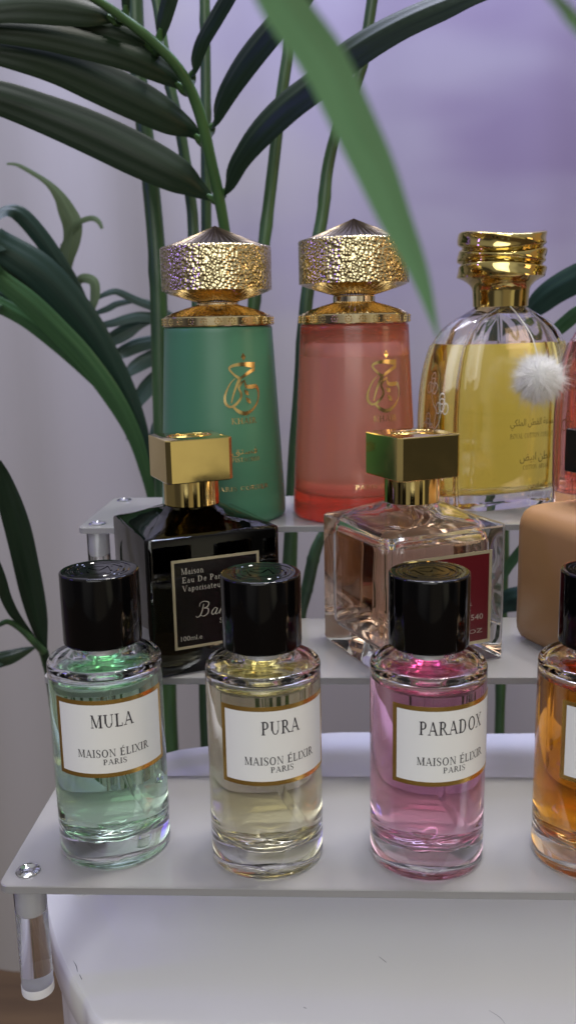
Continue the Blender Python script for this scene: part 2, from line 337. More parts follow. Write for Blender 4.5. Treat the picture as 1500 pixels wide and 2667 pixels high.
def write(pen, text, u0, v0, h, width=None, track=.06, slant=0):
    adv = [glyph(ch)[0]+track for ch in text]; tot = sum(adv)*h
    sx = h if width is None else h*width/tot
    x = u0
    def tr(p): return (x+p[0]*sx+p[1]*h*slant, v0+p[1]*h)
    for ch, a in zip(text, adv):
        for s in glyph(ch)[1]:
            if s[0] == 'q': pen.poly([tr(p) for p in s[1:]])
            elif s[0] == 'b': pen.brush([tr(p) for p in s[1]], [w*h for w in s[2]])
            else:
                _, cx, cy, rx, ry, a0, a1, wk, wn_ = s; n = max(6, int(abs(a1-a0)/14)); A = []; B = []
                for i in range(n+1):
                    t = radians(a0+(a1-a0)*i/n); w = wn_+(wk-wn_)*abs(cos(t))**1.3
                    A.append(tr((cx+rx*cos(t), cy+ry*sin(t)))); rx2 = max(rx-w, .01); ry2 = max(ry-max(wn_, .8*wn_+.2*w), .01)
                    B.append(tr((cx+rx2*cos(t), cy+ry2*sin(t))))
                pen.strip(B, A)
        x += a*sx
    return x
def font_text(pen, body, u0, v0, width, height):
    """one line set in Blender's own built-in typeface, fitted to width x height and laid on the surface"""
    cu = bpy.data.curves.new('lettering_curve', 'FONT'); cu.body = body; cu.resolution_u = 2
    o = bpy.data.objects.new('lettering_curve', cu); COL.objects.link(o)
    dg_ = bpy.context.evaluated_depsgraph_get(); me = o.evaluated_get(dg_).to_mesh()
    xs = [v.co.x for v in me.vertices]; ys = [v.co.y for v in me.vertices]
    x0, x1, y0, y1 = min(xs), max(xs), min(ys), max(ys)
    b = len(pen.mb.v)
    for v in me.vertices: pen.mb.v.append(tuple(pen.place(u0+(v.co.x-x0)/(x1-x0)*width, v0+(v.co.y-y0)/(y1-y0)*height, pen.h)))
    for p in me.polygons: pen.mb.f.append(tuple(b+i for i in p.vertices))
    o.evaluated_get(dg_).to_mesh_clear(); bpy.data.objects.remove(o); bpy.data.curves.remove(cu)
def on_cyl(r, ph0=0): return lambda u, v, h: ((r+h)*sin(ph0+u/r), -(r+h)*cos(ph0+u/r), v)
def on_front(half): return lambda u, v, h: (u, -half-h, v)

# ---- measured plant paths (x, y, z, width) in metres
P_RACHIS=[(-0.0651,0.62,0.2067,0.0071),(-0.0659,0.6117,0.2259,0.007),(-0.0673,0.6033,0.2454,0.0069),(-0.0694,0.595,0.2648,0.0071),(-0.0726,0.5867,0.2846,0.007),(-0.0756,0.5783,0.3035,0.0069),(-0.0808,0.57,0.3206,0.0065),(-0.0882,0.5617,0.3327,0.0061),(-0.0998,0.5533,0.3433,0.0058),(-0.1132,0.545,0.3526,0.0053),(-0.1251,0.5367,0.3594,0.0047),(-0.1397,0.5283,0.366,0.0042),(-0.159,0.52,0.3725,0.0036)]
P_LEAFLETS=[[(-0.072,0.6,0.262,0.0019),(-0.0814,0.5929,0.2684,0.0119),(-0.0923,0.5857,0.2758,0.0216),(-0.1148,0.5786,0.2873,0.0259),(-0.1424,0.5714,0.3002,0.0255),(-0.1693,0.5643,0.3106,0.0225),(-0.1898,0.5571,0.3172,0.0199),(-0.2099,0.55,0.3209,0.0153)],[(-0.0785,0.59,0.2954,0.0019),(-0.0833,0.5814,0.301,0.0106),(-0.0936,0.5729,0.3063,0.0191),(-0.1104,0.5643,0.3148,0.0234),(-0.131,0.5557,0.3236,0.0237),(-0.151,0.5471,0.331,0.0216),(-0.1704,0.5386,0.335,0.0187),(-0.1948,0.53,0.337,0.0125)],[(-0.0856,0.575,0.3213,0.0018),(-0.0917,0.5671,0.3272,0.0111),(-0.1026,0.5593,0.3325,0.0154),(-0.1177,0.5514,0.3377,0.0173),(-0.138,0.5436,0.3419,0.0179),(-0.1576,0.5357,0.3444,0.0168),(-0.1769,0.5279,0.3447,0.0145),(-0.1956,0.52,0.3441,0.0102)],[(-0.1005,0.565,0.3401,0.0018),(-0.1054,0.5592,0.3446,0.0109),(-0.1153,0.5533,0.348,0.0168),(-0.1328,0.5475,0.3515,0.0201),(-0.1533,0.5417,0.3535,0.0207),(-0.1735,0.5358,0.3529,0.0189),(-0.199,0.53,0.3505,0.0145)],[(-0.1177,0.55,0.3522,0.0017),(-0.1228,0.544,0.3544,0.0102),(-0.1322,0.538,0.3556,0.0167),(-0.1468,0.532,0.3568,0.0199),(-0.1623,0.526,0.3559,0.0189),(-0.1798,0.52,0.3522,0.015)],[(-0.0678,0.6,0.2648,0.0019),(-0.0629,0.5889,0.2709,0.0104),(-0.0547,0.5778,0.2827,0.0143),(-0.0427,0.5667,0.2948,0.0188),(-0.0245,0.5556,0.3082,0.021),(-0.0062,0.5444,0.3181,0.0213),(0.0133,0.5333,0.3297,0.0207),(0.0369,0.5222,0.3389,0.0185),(0.0602,0.5111,0.3446,0.0168),(0.0784,0.5,0.3464,0.0114)],[(-0.0721,0.59,0.3018,0.0019),(-0.0683,0.5783,0.3061,0.0082),(-0.0594,0.5667,0.3192,0.0147),(-0.0464,0.555,0.3328,0.0182),(-0.0308,0.5433,0.3454,0.0181),(-0.0139,0.5317,0.357,0.0151),(-0.0011,0.52,0.3631,0.0099)],[(-0.0806,0.575,0.3277,0.0023),(-0.0783,0.566,0.3313,0.0067),(-0.0722,0.557,0.3424,0.01),(-0.0628,0.548,0.3528,0.0115),(-0.0538,0.539,0.3617,0.0116),(-0.0441,0.53,0.3709,0.0081)],[(-0.097,0.565,0.346,0.0031),(-0.0955,0.5612,0.3501,0.0074),(-0.0919,0.5575,0.3587,0.0099),(-0.088,0.5538,0.3676,0.0103),(-0.0853,0.55,0.3763,0.0085)],[(-0.1129,0.55,0.3539,0.0026),(-0.1119,0.5467,0.3581,0.0047),(-0.111,0.5433,0.365,0.005),(-0.1104,0.54,0.3718,0.0042)]]
P_STEMS=[[(-0.1282,0.66,0.4121,0.0107),(-0.1284,0.66,0.3982,0.011),(-0.1285,0.66,0.349,0.0114),(-0.1257,0.66,0.311,0.0117),(-0.1239,0.66,0.285,0.0121),(-0.1217,0.66,0.2264,0.0124),(-0.1237,0.66,0.1347,0.0125),(-0.1296,0.66,-0.1121,0.0132)],[(-0.1119,0.64,0.4049,0.0064),(-0.1093,0.64,0.3822,0.0067),(-0.1048,0.64,0.3435,0.007),(-0.0986,0.64,0.3118,0.0073),(-0.0935,0.64,0.2688,0.0076),(-0.0925,0.64,0.243,0.0077),(-0.0924,0.64,0.1452,0.0077),(-0.0985,0.64,-0.103,0.0081)],[(-0.0827,0.67,0.4139,0.0072),(-0.0841,0.67,0.3566,0.0073),(-0.0859,0.67,0.3021,0.0075),(-0.0876,0.67,0.2509,0.0076),(-0.0908,0.67,0.1431,0.0079),(-0.0985,0.67,-0.1166,0.0085)],[(-0.0191,0.63,0.3983,0.0072),(-0.0241,0.63,0.3645,0.0075),(-0.031,0.63,0.3268,0.0077),(-0.0381,0.63,0.2784,0.008),(-0.0454,0.63,0.231,0.0083),(-0.0513,0.63,0.2027,0.0085),(-0.0565,0.63,0.1453,0.0088),(-0.072,0.63,-0.0985,0.0097)],[(0.0284,0.62,0.3889,0.0071),(0.022,0.62,0.3497,0.007),(0.0195,0.62,0.3387,0.0068),(0.0053,0.62,0.3067,0.0072),(-0.0016,0.62,0.2821,0.0077),(-0.0056,0.62,0.2515,0.0082),(-0.0158,0.62,0.2042,0.0088),(-0.0221,0.62,0.1364,0.0093),(-0.028,0.62,0.0691,0.0096),(-0.0372,0.62,-0.0939,0.0101)]]
P_SHELFLEAF=[(-0.0058,0.6,0.049,0.0057),(-0.0127,0.6,0.033,0.0083),(-0.0183,0.6,0.0087,0.0084),(-0.0245,0.6,-0.016,0.0079),(-0.0329,0.6,-0.0667,0.0059)]
P_LEFTLEAVES=[[(-0.2606,0.72,0.2536,0.0207),(-0.2575,0.7289,0.25,0.0239),(-0.2336,0.7378,0.2329,0.028),(-0.215,0.7467,0.2109,0.0272),(-0.1994,0.7556,0.1865,0.0252),(-0.1867,0.7644,0.1602,0.0211),(-0.1759,0.7733,0.1323,0.0183),(-0.1669,0.7822,0.0974,0.0146),(-0.1616,0.7911,0.0523,0.0109),(-0.1616,0.8,0.0248,0.0076)],[(-0.2644,0.74,0.2693,0.006),(-0.2614,0.7457,0.2747,0.0079),(-0.2563,0.7514,0.2779,0.0104),(-0.2482,0.7571,0.275,0.0136),(-0.2351,0.7629,0.2577,0.0144),(-0.2231,0.7686,0.2366,0.0139),(-0.2141,0.7743,0.2185,0.0128),(-0.2029,0.78,0.1941,0.0065)],[(-0.2552,0.7,0.2313,0.0116),(-0.2534,0.7112,0.2235,0.0141),(-0.2364,0.7225,0.2064,0.0174),(-0.2189,0.7338,0.1848,0.0184),(-0.2006,0.745,0.1601,0.0181),(-0.1819,0.7562,0.1278,0.0166),(-0.1683,0.7675,0.0931,0.0131),(-0.1616,0.7788,0.0544,0.0094),(-0.1602,0.79,0.0269,0.0061)],[(-0.261,0.71,0.2067,0.013),(-0.2589,0.722,0.2042,0.0132),(-0.2435,0.734,0.193,0.0129),(-0.23,0.746,0.1787,0.0125),(-0.2159,0.758,0.161,0.0102),(-0.1991,0.77,0.1365,0.0039)],[(-0.276,0.76,0.2473,0.0125),(-0.2722,0.7683,0.2445,0.0146),(-0.2549,0.7767,0.2286,0.0167),(-0.2351,0.785,0.2053,0.0169),(-0.2172,0.7933,0.1801,0.0152),(-0.2012,0.8017,0.1516,0.0121),(-0.1873,0.81,0.121,0.0048)],[(-0.2751,0.75,0.2145,0.0093),(-0.2718,0.76,0.2136,0.0107),(-0.2571,0.77,0.2032,0.0115),(-0.2409,0.78,0.1878,0.0111),(-0.2221,0.79,0.1658,0.0093),(-0.2041,0.8,0.1395,0.0034)],[(-0.2778,0.82,0.3244,0.002),(-0.2704,0.82,0.3238,0.003),(-0.262,0.82,0.3201,0.004),(-0.2443,0.82,0.3087,0.0053),(-0.234,0.82,0.2967,0.01),(-0.2286,0.82,0.2849,0.0153),(-0.2244,0.82,0.273,0.0174),(-0.226,0.82,0.2588,0.0154),(-0.2302,0.82,0.2446,0.0114),(-0.233,0.82,0.2314,0.0088)],[(-0.2262,0.82,0.2659,0.006),(-0.2202,0.818,0.2727,0.006),(-0.2132,0.816,0.2759,0.0053),(-0.2051,0.814,0.2772,0.005),(-0.1993,0.812,0.2745,0.0046),(-0.1955,0.81,0.2678,0.0026)],[(-0.2242,0.82,0.2215,0.0047),(-0.2195,0.818,0.2268,0.0081),(-0.2126,0.816,0.2271,0.0087),(-0.2067,0.814,0.2233,0.0087),(-0.206,0.812,0.2124,0.0087),(-0.209,0.81,0.2004,0.006)],[(-0.2085,0.83,0.2105,0.0034),(-0.1998,0.8325,0.2147,0.0055),(-0.1914,0.835,0.2158,0.0062),(-0.1769,0.8375,0.2087,0.0076),(-0.1585,0.84,0.2009,0.0076)],[(-0.2106,0.83,0.1975,0.0041),(-0.2009,0.8333,0.2011,0.0062),(-0.1924,0.8367,0.2053,0.0062),(-0.1788,0.84,0.2076,0.0042)],[(-0.21,0.83,0.1863,0.0048),(-0.1963,0.8325,0.1885,0.0076),(-0.1837,0.835,0.192,0.009),(-0.1713,0.8375,0.1937,0.0097),(-0.1563,0.84,0.1915,0.009)],[(-0.2045,0.83,0.1699,0.0049),(-0.196,0.8333,0.1753,0.0139),(-0.1847,0.8367,0.1814,0.0146),(-0.1721,0.84,0.1874,0.0084)],[(-0.1969,0.83,0.1565,0.0056),(-0.1897,0.8367,0.1625,0.0126),(-0.1764,0.8433,0.1684,0.0141),(-0.1579,0.85,0.1717,0.012)],[(-0.1882,0.83,0.1398,0.0056),(-0.18,0.8367,0.1483,0.0126),(-0.1693,0.8433,0.1548,0.0148),(-0.1558,0.85,0.1601,0.0142)],[(-0.1794,0.83,0.1101,0.0056),(-0.1749,0.8367,0.1224,0.0141),(-0.1664,0.8433,0.1335,0.0163),(-0.1539,0.85,0.1446,0.0142)],[(-0.1663,0.83,0.0839,0.0057),(-0.1601,0.835,0.095,0.0128),(-0.1499,0.84,0.1074,0.0121)]]
P_LEFTSTEM=[(-0.2372,0.83,0.2575,0.0034),(-0.2238,0.8262,0.2156,0.0039),(-0.2092,0.8225,0.1882,0.0044),(-0.1927,0.8188,0.1506,0.0049),(-0.1764,0.815,0.1064,0.0052),(-0.1654,0.8112,0.0553,0.0055),(-0.1631,0.8075,0.0233,0.0058),(-0.162,0.8038,0.0178,0.006),(-0.165,0.8,-0.1512,0.0065)]
P_LOWLEAVES=[[(-0.2107,0.56,0.1046,0.0048),(-0.2109,0.5657,0.0934,0.0108),(-0.2093,0.5714,0.0736,0.0164),(-0.2078,0.5771,0.0544,0.0182),(-0.2068,0.5829,0.0315,0.018),(-0.2059,0.5886,0.008,0.0173),(-0.205,0.5943,-0.0131,0.0138),(-0.2041,0.6,-0.0355,0.0054)],[(-0.2143,0.55,0.0404,0.0073),(-0.2149,0.558,0.0276,0.0084),(-0.2154,0.566,0.0131,0.0081),(-0.2139,0.574,-0.0006,0.0072),(-0.2108,0.582,-0.0115,0.0047),(-0.2069,0.59,-0.0226,0.0021)],[(-0.2201,0.55,-0.0257,0.009),(-0.2193,0.5575,-0.0268,0.0101),(-0.2143,0.565,-0.0274,0.0097),(-0.2076,0.5725,-0.0265,0.0062),(-0.2027,0.58,-0.0264,0.0016)]]
P_LOWSTEMS=[[(-0.2218,0.56,-0.0033,0.003),(-0.2214,0.568,-0.006,0.0034),(-0.2182,0.576,-0.0069,0.0038),(-0.2124,0.584,-0.0154,0.0045),(-0.2067,0.592,-0.0279,0.0052),(-0.2042,0.6,-0.0368,0.0059)],[(-0.2052,0.6,-0.0328,0.0049),(-0.206,0.6067,-0.0413,0.0066),(-0.2055,0.6133,-0.0602,0.0067),(-0.2058,0.62,-0.0908,0.0068)]]
P_RIGHTLEAVES=[[(0.1436,0.7,0.1888,0.0114),(0.1491,0.69,0.1954,0.0173),(0.1592,0.68,0.205,0.0198),(0.1716,0.67,0.213,0.0205),(0.1816,0.66,0.2183,0.0159)],[(0.1521,0.68,0.1691,0.0056),(0.158,0.67,0.1759,0.0093),(0.1636,0.66,0.1828,0.0102),(0.1681,0.65,0.1887,0.0095),(0.1771,0.64,0.1955,0.0067)],[(0.1126,0.62,-0.0008,0.0043),(0.1178,0.6133,0.015,0.0063),(0.121,0.6067,0.0244,0.0068),(0.126,0.6,0.0359,0.0056)],[(0.1166,0.64,-0.0213,0.0111),(0.1234,0.6333,-0.0134,0.017),(0.1301,0.6267,-0.0085,0.0174),(0.1471,0.62,-0.0024,0.0134)]]
P_RIGHTSTEM=[(0.148,0.7,0.1963,0.0068),(0.1417,0.7,0.1741,0.0073),(0.1323,0.7,0.1085,0.0076),(0.1328,0.7,-0.0125,0.0078),(0.1333,0.7,-0.1423,0.0081)]
P_NEAR=[[(-0.0062,0.093,0.221,0.0043),(-0.0044,0.0965,0.2174,0.0046),(-0.0005,0.1001,0.2129,0.0048),(0.0025,0.1036,0.2078,0.0048),(0.005,0.1072,0.2035,0.0046),(0.0075,0.1107,0.1985,0.0038),(0.0107,0.1143,0.1922,0.0023),(0.0134,0.1178,0.1846,0.0003)],[(0.0184,0.093,0.2185,0.0014),(0.0215,0.0961,0.2169,0.0015),(0.0236,0.0992,0.2162,0.0017),(0.0268,0.1023,0.2146,0.0018),(0.0307,0.1054,0.2117,0.0012)]]

# ================================================================== the setting
FLOOR_Z = -.75
FLOORM = mat('wood_floor', (.13, .075, .04), .5)
noise_to(FLOORM, BS(FLOORM).inputs['Base Color'], 3, (.10, .06, .034), (.155, .095, .05), stretch=(1, 9, 1))
mb = MB(); mb.quad((-3, -2, FLOOR_Z), (3, -2, FLOOR_Z), (3, 3, FLOOR_Z), (-3, 3, FLOOR_Z))
tag(mb.build('floor', FLOORM), 'brown wooden floor below the white table', 'floor', kind='structure')

# backdrop: a hanging cloth with soft folds, violet shade streaks painted into its colour
BACK = mat('lavender_cloth', (.5, .48, .6), .75)
t_ = N(BACK, 'ShaderNodeTexCoord'); mp_ = N(BACK, 'ShaderNodeMapping'); mp_.inputs['Rotation'].default_value = (0, radians(-38), 0); mp_.inputs['Scale'].default_value = (1.0, 1, 3.6)
n_ = N(BACK, 'ShaderNodeTexNoise'); n_.inputs['Scale'].default_value = 2.3; n_.inputs['Detail'].default_value = 2.2; n_.inputs['Roughness'].default_value = .45
LK(BACK, t_.outputs['Object'], mp_.inputs[0]); LK(BACK, mp_.outputs[0], n_.inputs['Vector'])
# violet light and shade on the right, put into the cloth's colour
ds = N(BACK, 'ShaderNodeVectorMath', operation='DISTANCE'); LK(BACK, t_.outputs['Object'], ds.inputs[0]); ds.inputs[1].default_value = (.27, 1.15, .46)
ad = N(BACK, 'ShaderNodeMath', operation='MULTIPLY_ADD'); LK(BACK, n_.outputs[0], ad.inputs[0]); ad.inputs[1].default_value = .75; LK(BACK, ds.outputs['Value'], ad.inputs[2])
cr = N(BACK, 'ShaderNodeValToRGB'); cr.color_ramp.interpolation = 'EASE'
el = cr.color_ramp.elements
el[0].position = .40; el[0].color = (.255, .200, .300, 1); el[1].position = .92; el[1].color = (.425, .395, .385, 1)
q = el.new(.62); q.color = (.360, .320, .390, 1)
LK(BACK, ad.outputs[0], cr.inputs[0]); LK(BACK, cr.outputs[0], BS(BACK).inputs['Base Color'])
w_ = N(BACK, 'ShaderNodeTexWave'); w_.inputs['Scale'].default_value = 160; w_.inputs['Distortion'].default_value = 3; LK(BACK, t_.outputs['Object'], w_.inputs['Vector']); bump(BACK, w_.outputs[0], .12, .001)
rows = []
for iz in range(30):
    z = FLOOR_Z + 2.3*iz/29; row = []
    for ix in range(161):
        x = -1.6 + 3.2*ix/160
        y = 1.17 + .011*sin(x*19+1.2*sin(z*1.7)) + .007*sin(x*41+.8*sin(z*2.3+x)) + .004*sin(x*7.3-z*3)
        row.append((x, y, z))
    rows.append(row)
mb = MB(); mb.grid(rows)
tag(mb.build('backdrop_cloth', BACK, angle=80), 'hanging lavender cloth backdrop with violet shade painted into its colour behind everything', 'backdrop')

# ---- white table
def spline_closed(P, n):
    m = len(P); out = []
    for k in range(n):
        t = k/n*m; i = int(t); u = t-i; a, b, c_, d = (Vector((*P[(i+j-1) % m], 0)) for j in range(4))
        v = .5*((2*b)+(-a+c_)*u+(2*a-5*b+4*c_-d)*u*u+(-a+3*b-3*c_+d)*u**3); out.append((v.x, v.y))
    return out
TZ = -.0475
left = [(.05, .222), (-.01, .227), (-.05, .240), (-.082, .2677), (-.0907, .2795), (-.0975, .2885), (-.1057, .3011), (-.113, .3148), (-.123, .3382), (-.1305, .372), (-.128, .412), (-.117, .446), (-.0942, .4701), (-.0728, .4783), (-.040, .488), (-.0062, .4955), (.0191, .4969), (.0885, .4954)]
mir = [(.075+(.075-x), y) for x, y in left[::-1] if x < .02]
outline = spline_closed(left+mir+[(.10, .222)], 160)
cen = (.075, .36)
def shrink(o, d):
    out = []
    for i, (x, y) in enumerate(o):
        a, b = o[i-1], o[(i+1) % len(o)]; tx, ty = b[0]-a[0], b[1]-a[1]; l = sqrt(tx*tx+ty*ty); nx, ny = -ty/l, tx/l
        if (cen[0]-x)*nx+(cen[1]-y)*ny < 0: nx, ny = -nx, -ny
        out.append((x+nx*d, y+ny*d))
    return out
tb = thing('round_table', 'glossy white rounded table carrying the three acrylic risers', 'table', (0, 0, 0))
R = lambda d, z: [(x, y, z) for x, y in shrink(outline, d)]
mb = MB(); mb.rings([R(.0035, TZ-.020), R(.001, TZ-.019), R(0, TZ-.0165), R(0, TZ-.0035), R(.0004, TZ-.0018), R(.0012, TZ-.0006), R(.0028, TZ)][::1])
if sum(outline[i-1][0]*outline[i][1]-outline[i][0]*outline[i-1][1] for i in range(len(outline))) < 0: mb.f = [f[::-1] for f in mb.f]
mb.build('tabletop', TABLE, tb, angle=30)
mb = MB(); mb.rings([R(.004, FLOOR_Z+.001), R(.004, TZ-.0202)])
if sum(outline[i-1][0]*outline[i][1]-outline[i][0]*outline[i-1][1] for i in range(len(outline))) < 0: mb.f = [f[::-1] for f in mb.f]
mb.build('table_drum', TABLE, tb, angle=30)
for pts, w in (([(-.0995, .2985), (-.0975, .2955), (-.0962, .2925)], [.0001, .0006, .0003]), ([(-.095, .291), (-.0935, .2885)], [.0004, .0005]), 
               ([(.0155, .303), (.018, .300)], [.0003, .0005]), ([(.052, .2765), (.055, .2735), (.0565, .270)], [.0002, .0003, .0001]), ([(-.012, .2765), (-.011, .276)], [.0005, .0004])):
    pen = Pen(lambda u, v, h: (u, v, TZ+h)); pen.brush(pts, [x*.5 for x in w]); pen.mb.build('scuff_mark', GREYINK, tb)

# ---- acrylic risers
def riser(x0, x1, y0, y1, z, label):
    t = thing('display_riser', label, 'display riser', (x0, y0, TZ), 0, 'tiers of the white acrylic riser')
    w, d, th = x1-x0, y1-y0, .0031; zz = z-TZ
    def rr(ins, z_): return rsq((w/2-ins), (d/2-ins), .004, z_, 7, w/2, d/2)
    mb = MB(); mb.rings([rr(.0003, zz-th), rr(0, zz-th+.0003), rr(0, zz-.0003), rr(.0003, zz)]); mb.build('shelf', WHITEAC, t, angle=30)
    for px in (.0078, w-.0078):
        for py in (.0088, d-.0088):
            L_ = zz-th-.00002; bp = (px, py, 0)
            p = lathe([(.0052, .0002), (.0056, .0006), (.0056, L_-.0002), (.0055, L_)], 40).build('post', ACRYL, t, loc=bp)
            lathe([(.0032, L_-.013), (.0034, L_-.0125), (.0034, L_-.0006), (.0030, L_-.0004)], 24).build('threaded_insert', FROSTIN, p)
            lathe([(.0057, .00005), (.00575, .0004), (.00575, .0030), (.0057, .0034)], 36).build('foot', FROSTIN, p)
            s = lathe([(.0041, zz+.00005), (.0043, zz+.0003), (.0040, zz+.0007), (.0029, zz+.0010), (.0018, zz+.0004), (.0016, zz+.0003)], 32).build('screw', CHROME, t, loc=bp)
    return t
riser(-.1158, .205, .2744, .3524, 0, 'lowest white acrylic riser carrying the four round bottles with black caps')
riser(-.1217, .211, .3532, .4300, .0436, 'middle white acrylic riser carrying the square black, clear and tan bottles')
riser(-.1256, .216, .4326, .5110, .0895, 'topmost white acrylic riser carrying the tall gold-capped bottles')

# ================================================================== round bottles of the front row
def round_bottle(loc, label, name, liq, ph, cap_rz):
    t = thing('perfume_bottle', label, 'perfume bottle', loc, 0, 'round perfume bottles with black caps')
    R_ = .0200
    outer = [(.0002, .0012), (.012, .0010), (.0165, .0006), (.0183, 0)] + arcp(R_-.0016, .0016, .0016, -90, 0, 5) + [(R_, .03), (R_, .055)] + arcp(R_-.0022, .0709, .0022, 0, 80, 6) + \
            [(.0170, .0732), (.0140, .0735), (.0112, .0739), (.0098, .0748), (.0092, .0762), (.0092, .0795), (.0086, .0800)]
    inner = [(.0002, .0072), (.006, .0074), (.011, .0082), (.0145, .0096), (.0165, .0114), (.0176, .0140), (.0179, .018), (.0179, .022), (.0179, .027), (.0179, .035), (.0179, .045), (.0179, .060)] + arcp(.0150, .0668, .0029, 0, 75, 6) + [(.0125, .0702), (.0095, .0707), (.0070, .0716), (.0060, .0730), (.0058, .0775), (.0002, .0780)]
    mb = lathe(outer, 96); sd = 1.7+loc[0]*60; inner = [q_ for q_ in inner]; lathe(inner, 96, mb, flip=True, wob=sd); mb.build('glass_body', GLASS, t, angle=50)
    e_ = .00025
    lq = [(.0002, .0072-e_), (.006, .0074-e_), (.011+.0001, .0082-e_), (.0145+.0002, .0096-e_), (.0165+e_, .0114-e_), (.0176+e_, .0140), (.0179+e_, .018), (.0179+e_, .022), (.0179+e_, .027), (.0179+e_, .035), (.0179+e_, .045), (.0179+e_, .0645), (.0179+e_, .0668), (.0173, .0666), (.0165, .0665), (.0002, .0665)]
    lathe(lq, 96, wob=sd).build('liquid', liq, t, angle=50)
    # spray tube from the collar down to the base
    tube(catmull([(0, 0, .074), (.0005, .0, .05), (.003, .002, .028), (.0085, .004, .0105)], 16), .0011, 12).build('spray_tube', PLASTIC, t)
    lathe([(.0050, .0735), (.0053, .0740), (.0053, .0770), (.0078, .0772), (.0078, .0802)], 32).build('collar', FROSTIN, t)
    prof = [(.0118, .0786), (.0136, .0786)] + arcp(.0131, .0793, .0006, -60, 0, 3) + arcp(.0129, .1030, .0008, 0, 90, 5)
    top = [(.0112, .1038), (.0110, .1036), (.0106, .1036), (.0104, .1038), (.0097, .1038), (.0095, .10365), (.0091, .10365), (.0089, .1038), (.0076, .1038), (.0074, .1036), (.0070, .1036), (.0068, .1038), (.0002, .1038)]
    cp = lathe(prof+top, 96).build('cap', BLACK, t, angle=28)
    pen = Pen(lambda u, v, h: (u*cos(cap_rz)-v*sin(cap_rz), u*sin(cap_rz)+v*cos(cap_rz), .1038+h*6))
    for pts in ([(-.004, -.003), (-.0035, .003), (0, -.0005), (.0035, .003), (.004, -.003)], [(-.0052, .0035), (0, .0048), (.0052, .0035)], [(-.002, -.0042), (.002, -.0042)], [(-.0078, -.0042), (-.0086, 0), (-.0078, .0042)], [(.0078, -.0042), (.0086, 0), (.0078, .0042)]): pen.brush(pts, .0007)
    pen.mb.build('embossed_emblem', BLACK, cp)
    # label
    pl = on_cyl(R_, ph); ua = radians(61)*R_
    def patch(u0, u1, v0, v1, h0, h1, n):
        mb = MB(); f = lambda v, h: [pl(u0+(u1-u0)*i/n, v, h) for i in range(n+1)]
        mb.grid([f(v0, h0), f(v0, h1), f(v1, h1), f(v1, h0)], closed_v=True)
        a = len(mb.v)
        for s in (0, n):
            k = [s, n+1+s, 2*(n+1)+s, 3*(n+1)+s]; mb.f.append(tuple(k if s == 0 else k[::-1]))
        return mb
    z0, z1, bw = .0355, .0635, .00155
    lb = patch(-ua+.0004, ua-.0004, z0+.0004, z1-.0004, .00003, .00010, 40).build('label', PAPER, t, angle=40)
    mb = MB()
    for a in ((-ua, ua, z0, z0+bw, 40), (-ua, ua, z1-bw, z1, 40), (-ua, -ua+bw, z0+bw, z1-bw, 3), (ua-bw, ua, z0+bw, z1-bw, 3)):
        p_ = patch(a[0], a[1], a[2], a[3], .00004, .00014, a[4]); o = len(mb.v); mb.v += p_.v; mb.f += [tuple(o+i for i in f) for f in p_.f]
    mb.build('label_border', GOLDPRINT, lb, angle=40)
    pen = Pen(pl, .00013)
    wd = {'MULA': .0148, 'PURA': .0136, 'PARADOX': .0240}.get(name, .018)
    if name: write(pen, name, -wd/2, .0537, .0047, wd)
    write(pen, 'MAISON ÉLIXIR', -.0126, .0430, .0028, .0253)
    write(pen, 'PARIS', -.0040, .0402, .0020, .0082)
    pen.mb.build('lettering', INK, lb, smooth=False)
    # batch code printed under the base
    pen = Pen(lambda u, v, h: (-u*.8+v*.6, u*.6+v*.8, .0008)); pen.h = 0
    write(pen, 'LP 0324', -.006, .001, .0022, .012); write(pen, 'E 1129', -.005, -.003, .0020, .010)
    pen.mb.build('batch_code', INK, t, smooth=False)
    return t
MINT = liquid('mint_liquid', (.55, .90, .62), 31)
YEL = liquid('pale_yellow_liquid', (.93, .89, .62), 46)
PINK = liquid('pink_liquid', (.935, .53, .71), 52)
AMB = liquid('amber_liquid', (.95, .765, .20), 165)
round_bottle((-.0815, .3034, .0001), 'round bottle of mint green perfume labelled MULA', 'MULA', MINT, radians(19), .35)
round_bottle((-.0249, .2984, .0001), 'round bottle of pale yellow perfume labelled PURA', 'PURA', YEL, radians(21), .3)
round_bottle((.0320, .2986, .0001), 'round bottle of pink perfume labelled PARADOX', 'PARADOX', PINK, radians(20.5), .5)
round_bottle((.0896, .2988, .0001), 'round bottle of amber orange perfume cut by the right edge', '', AMB, radians(13), .4)

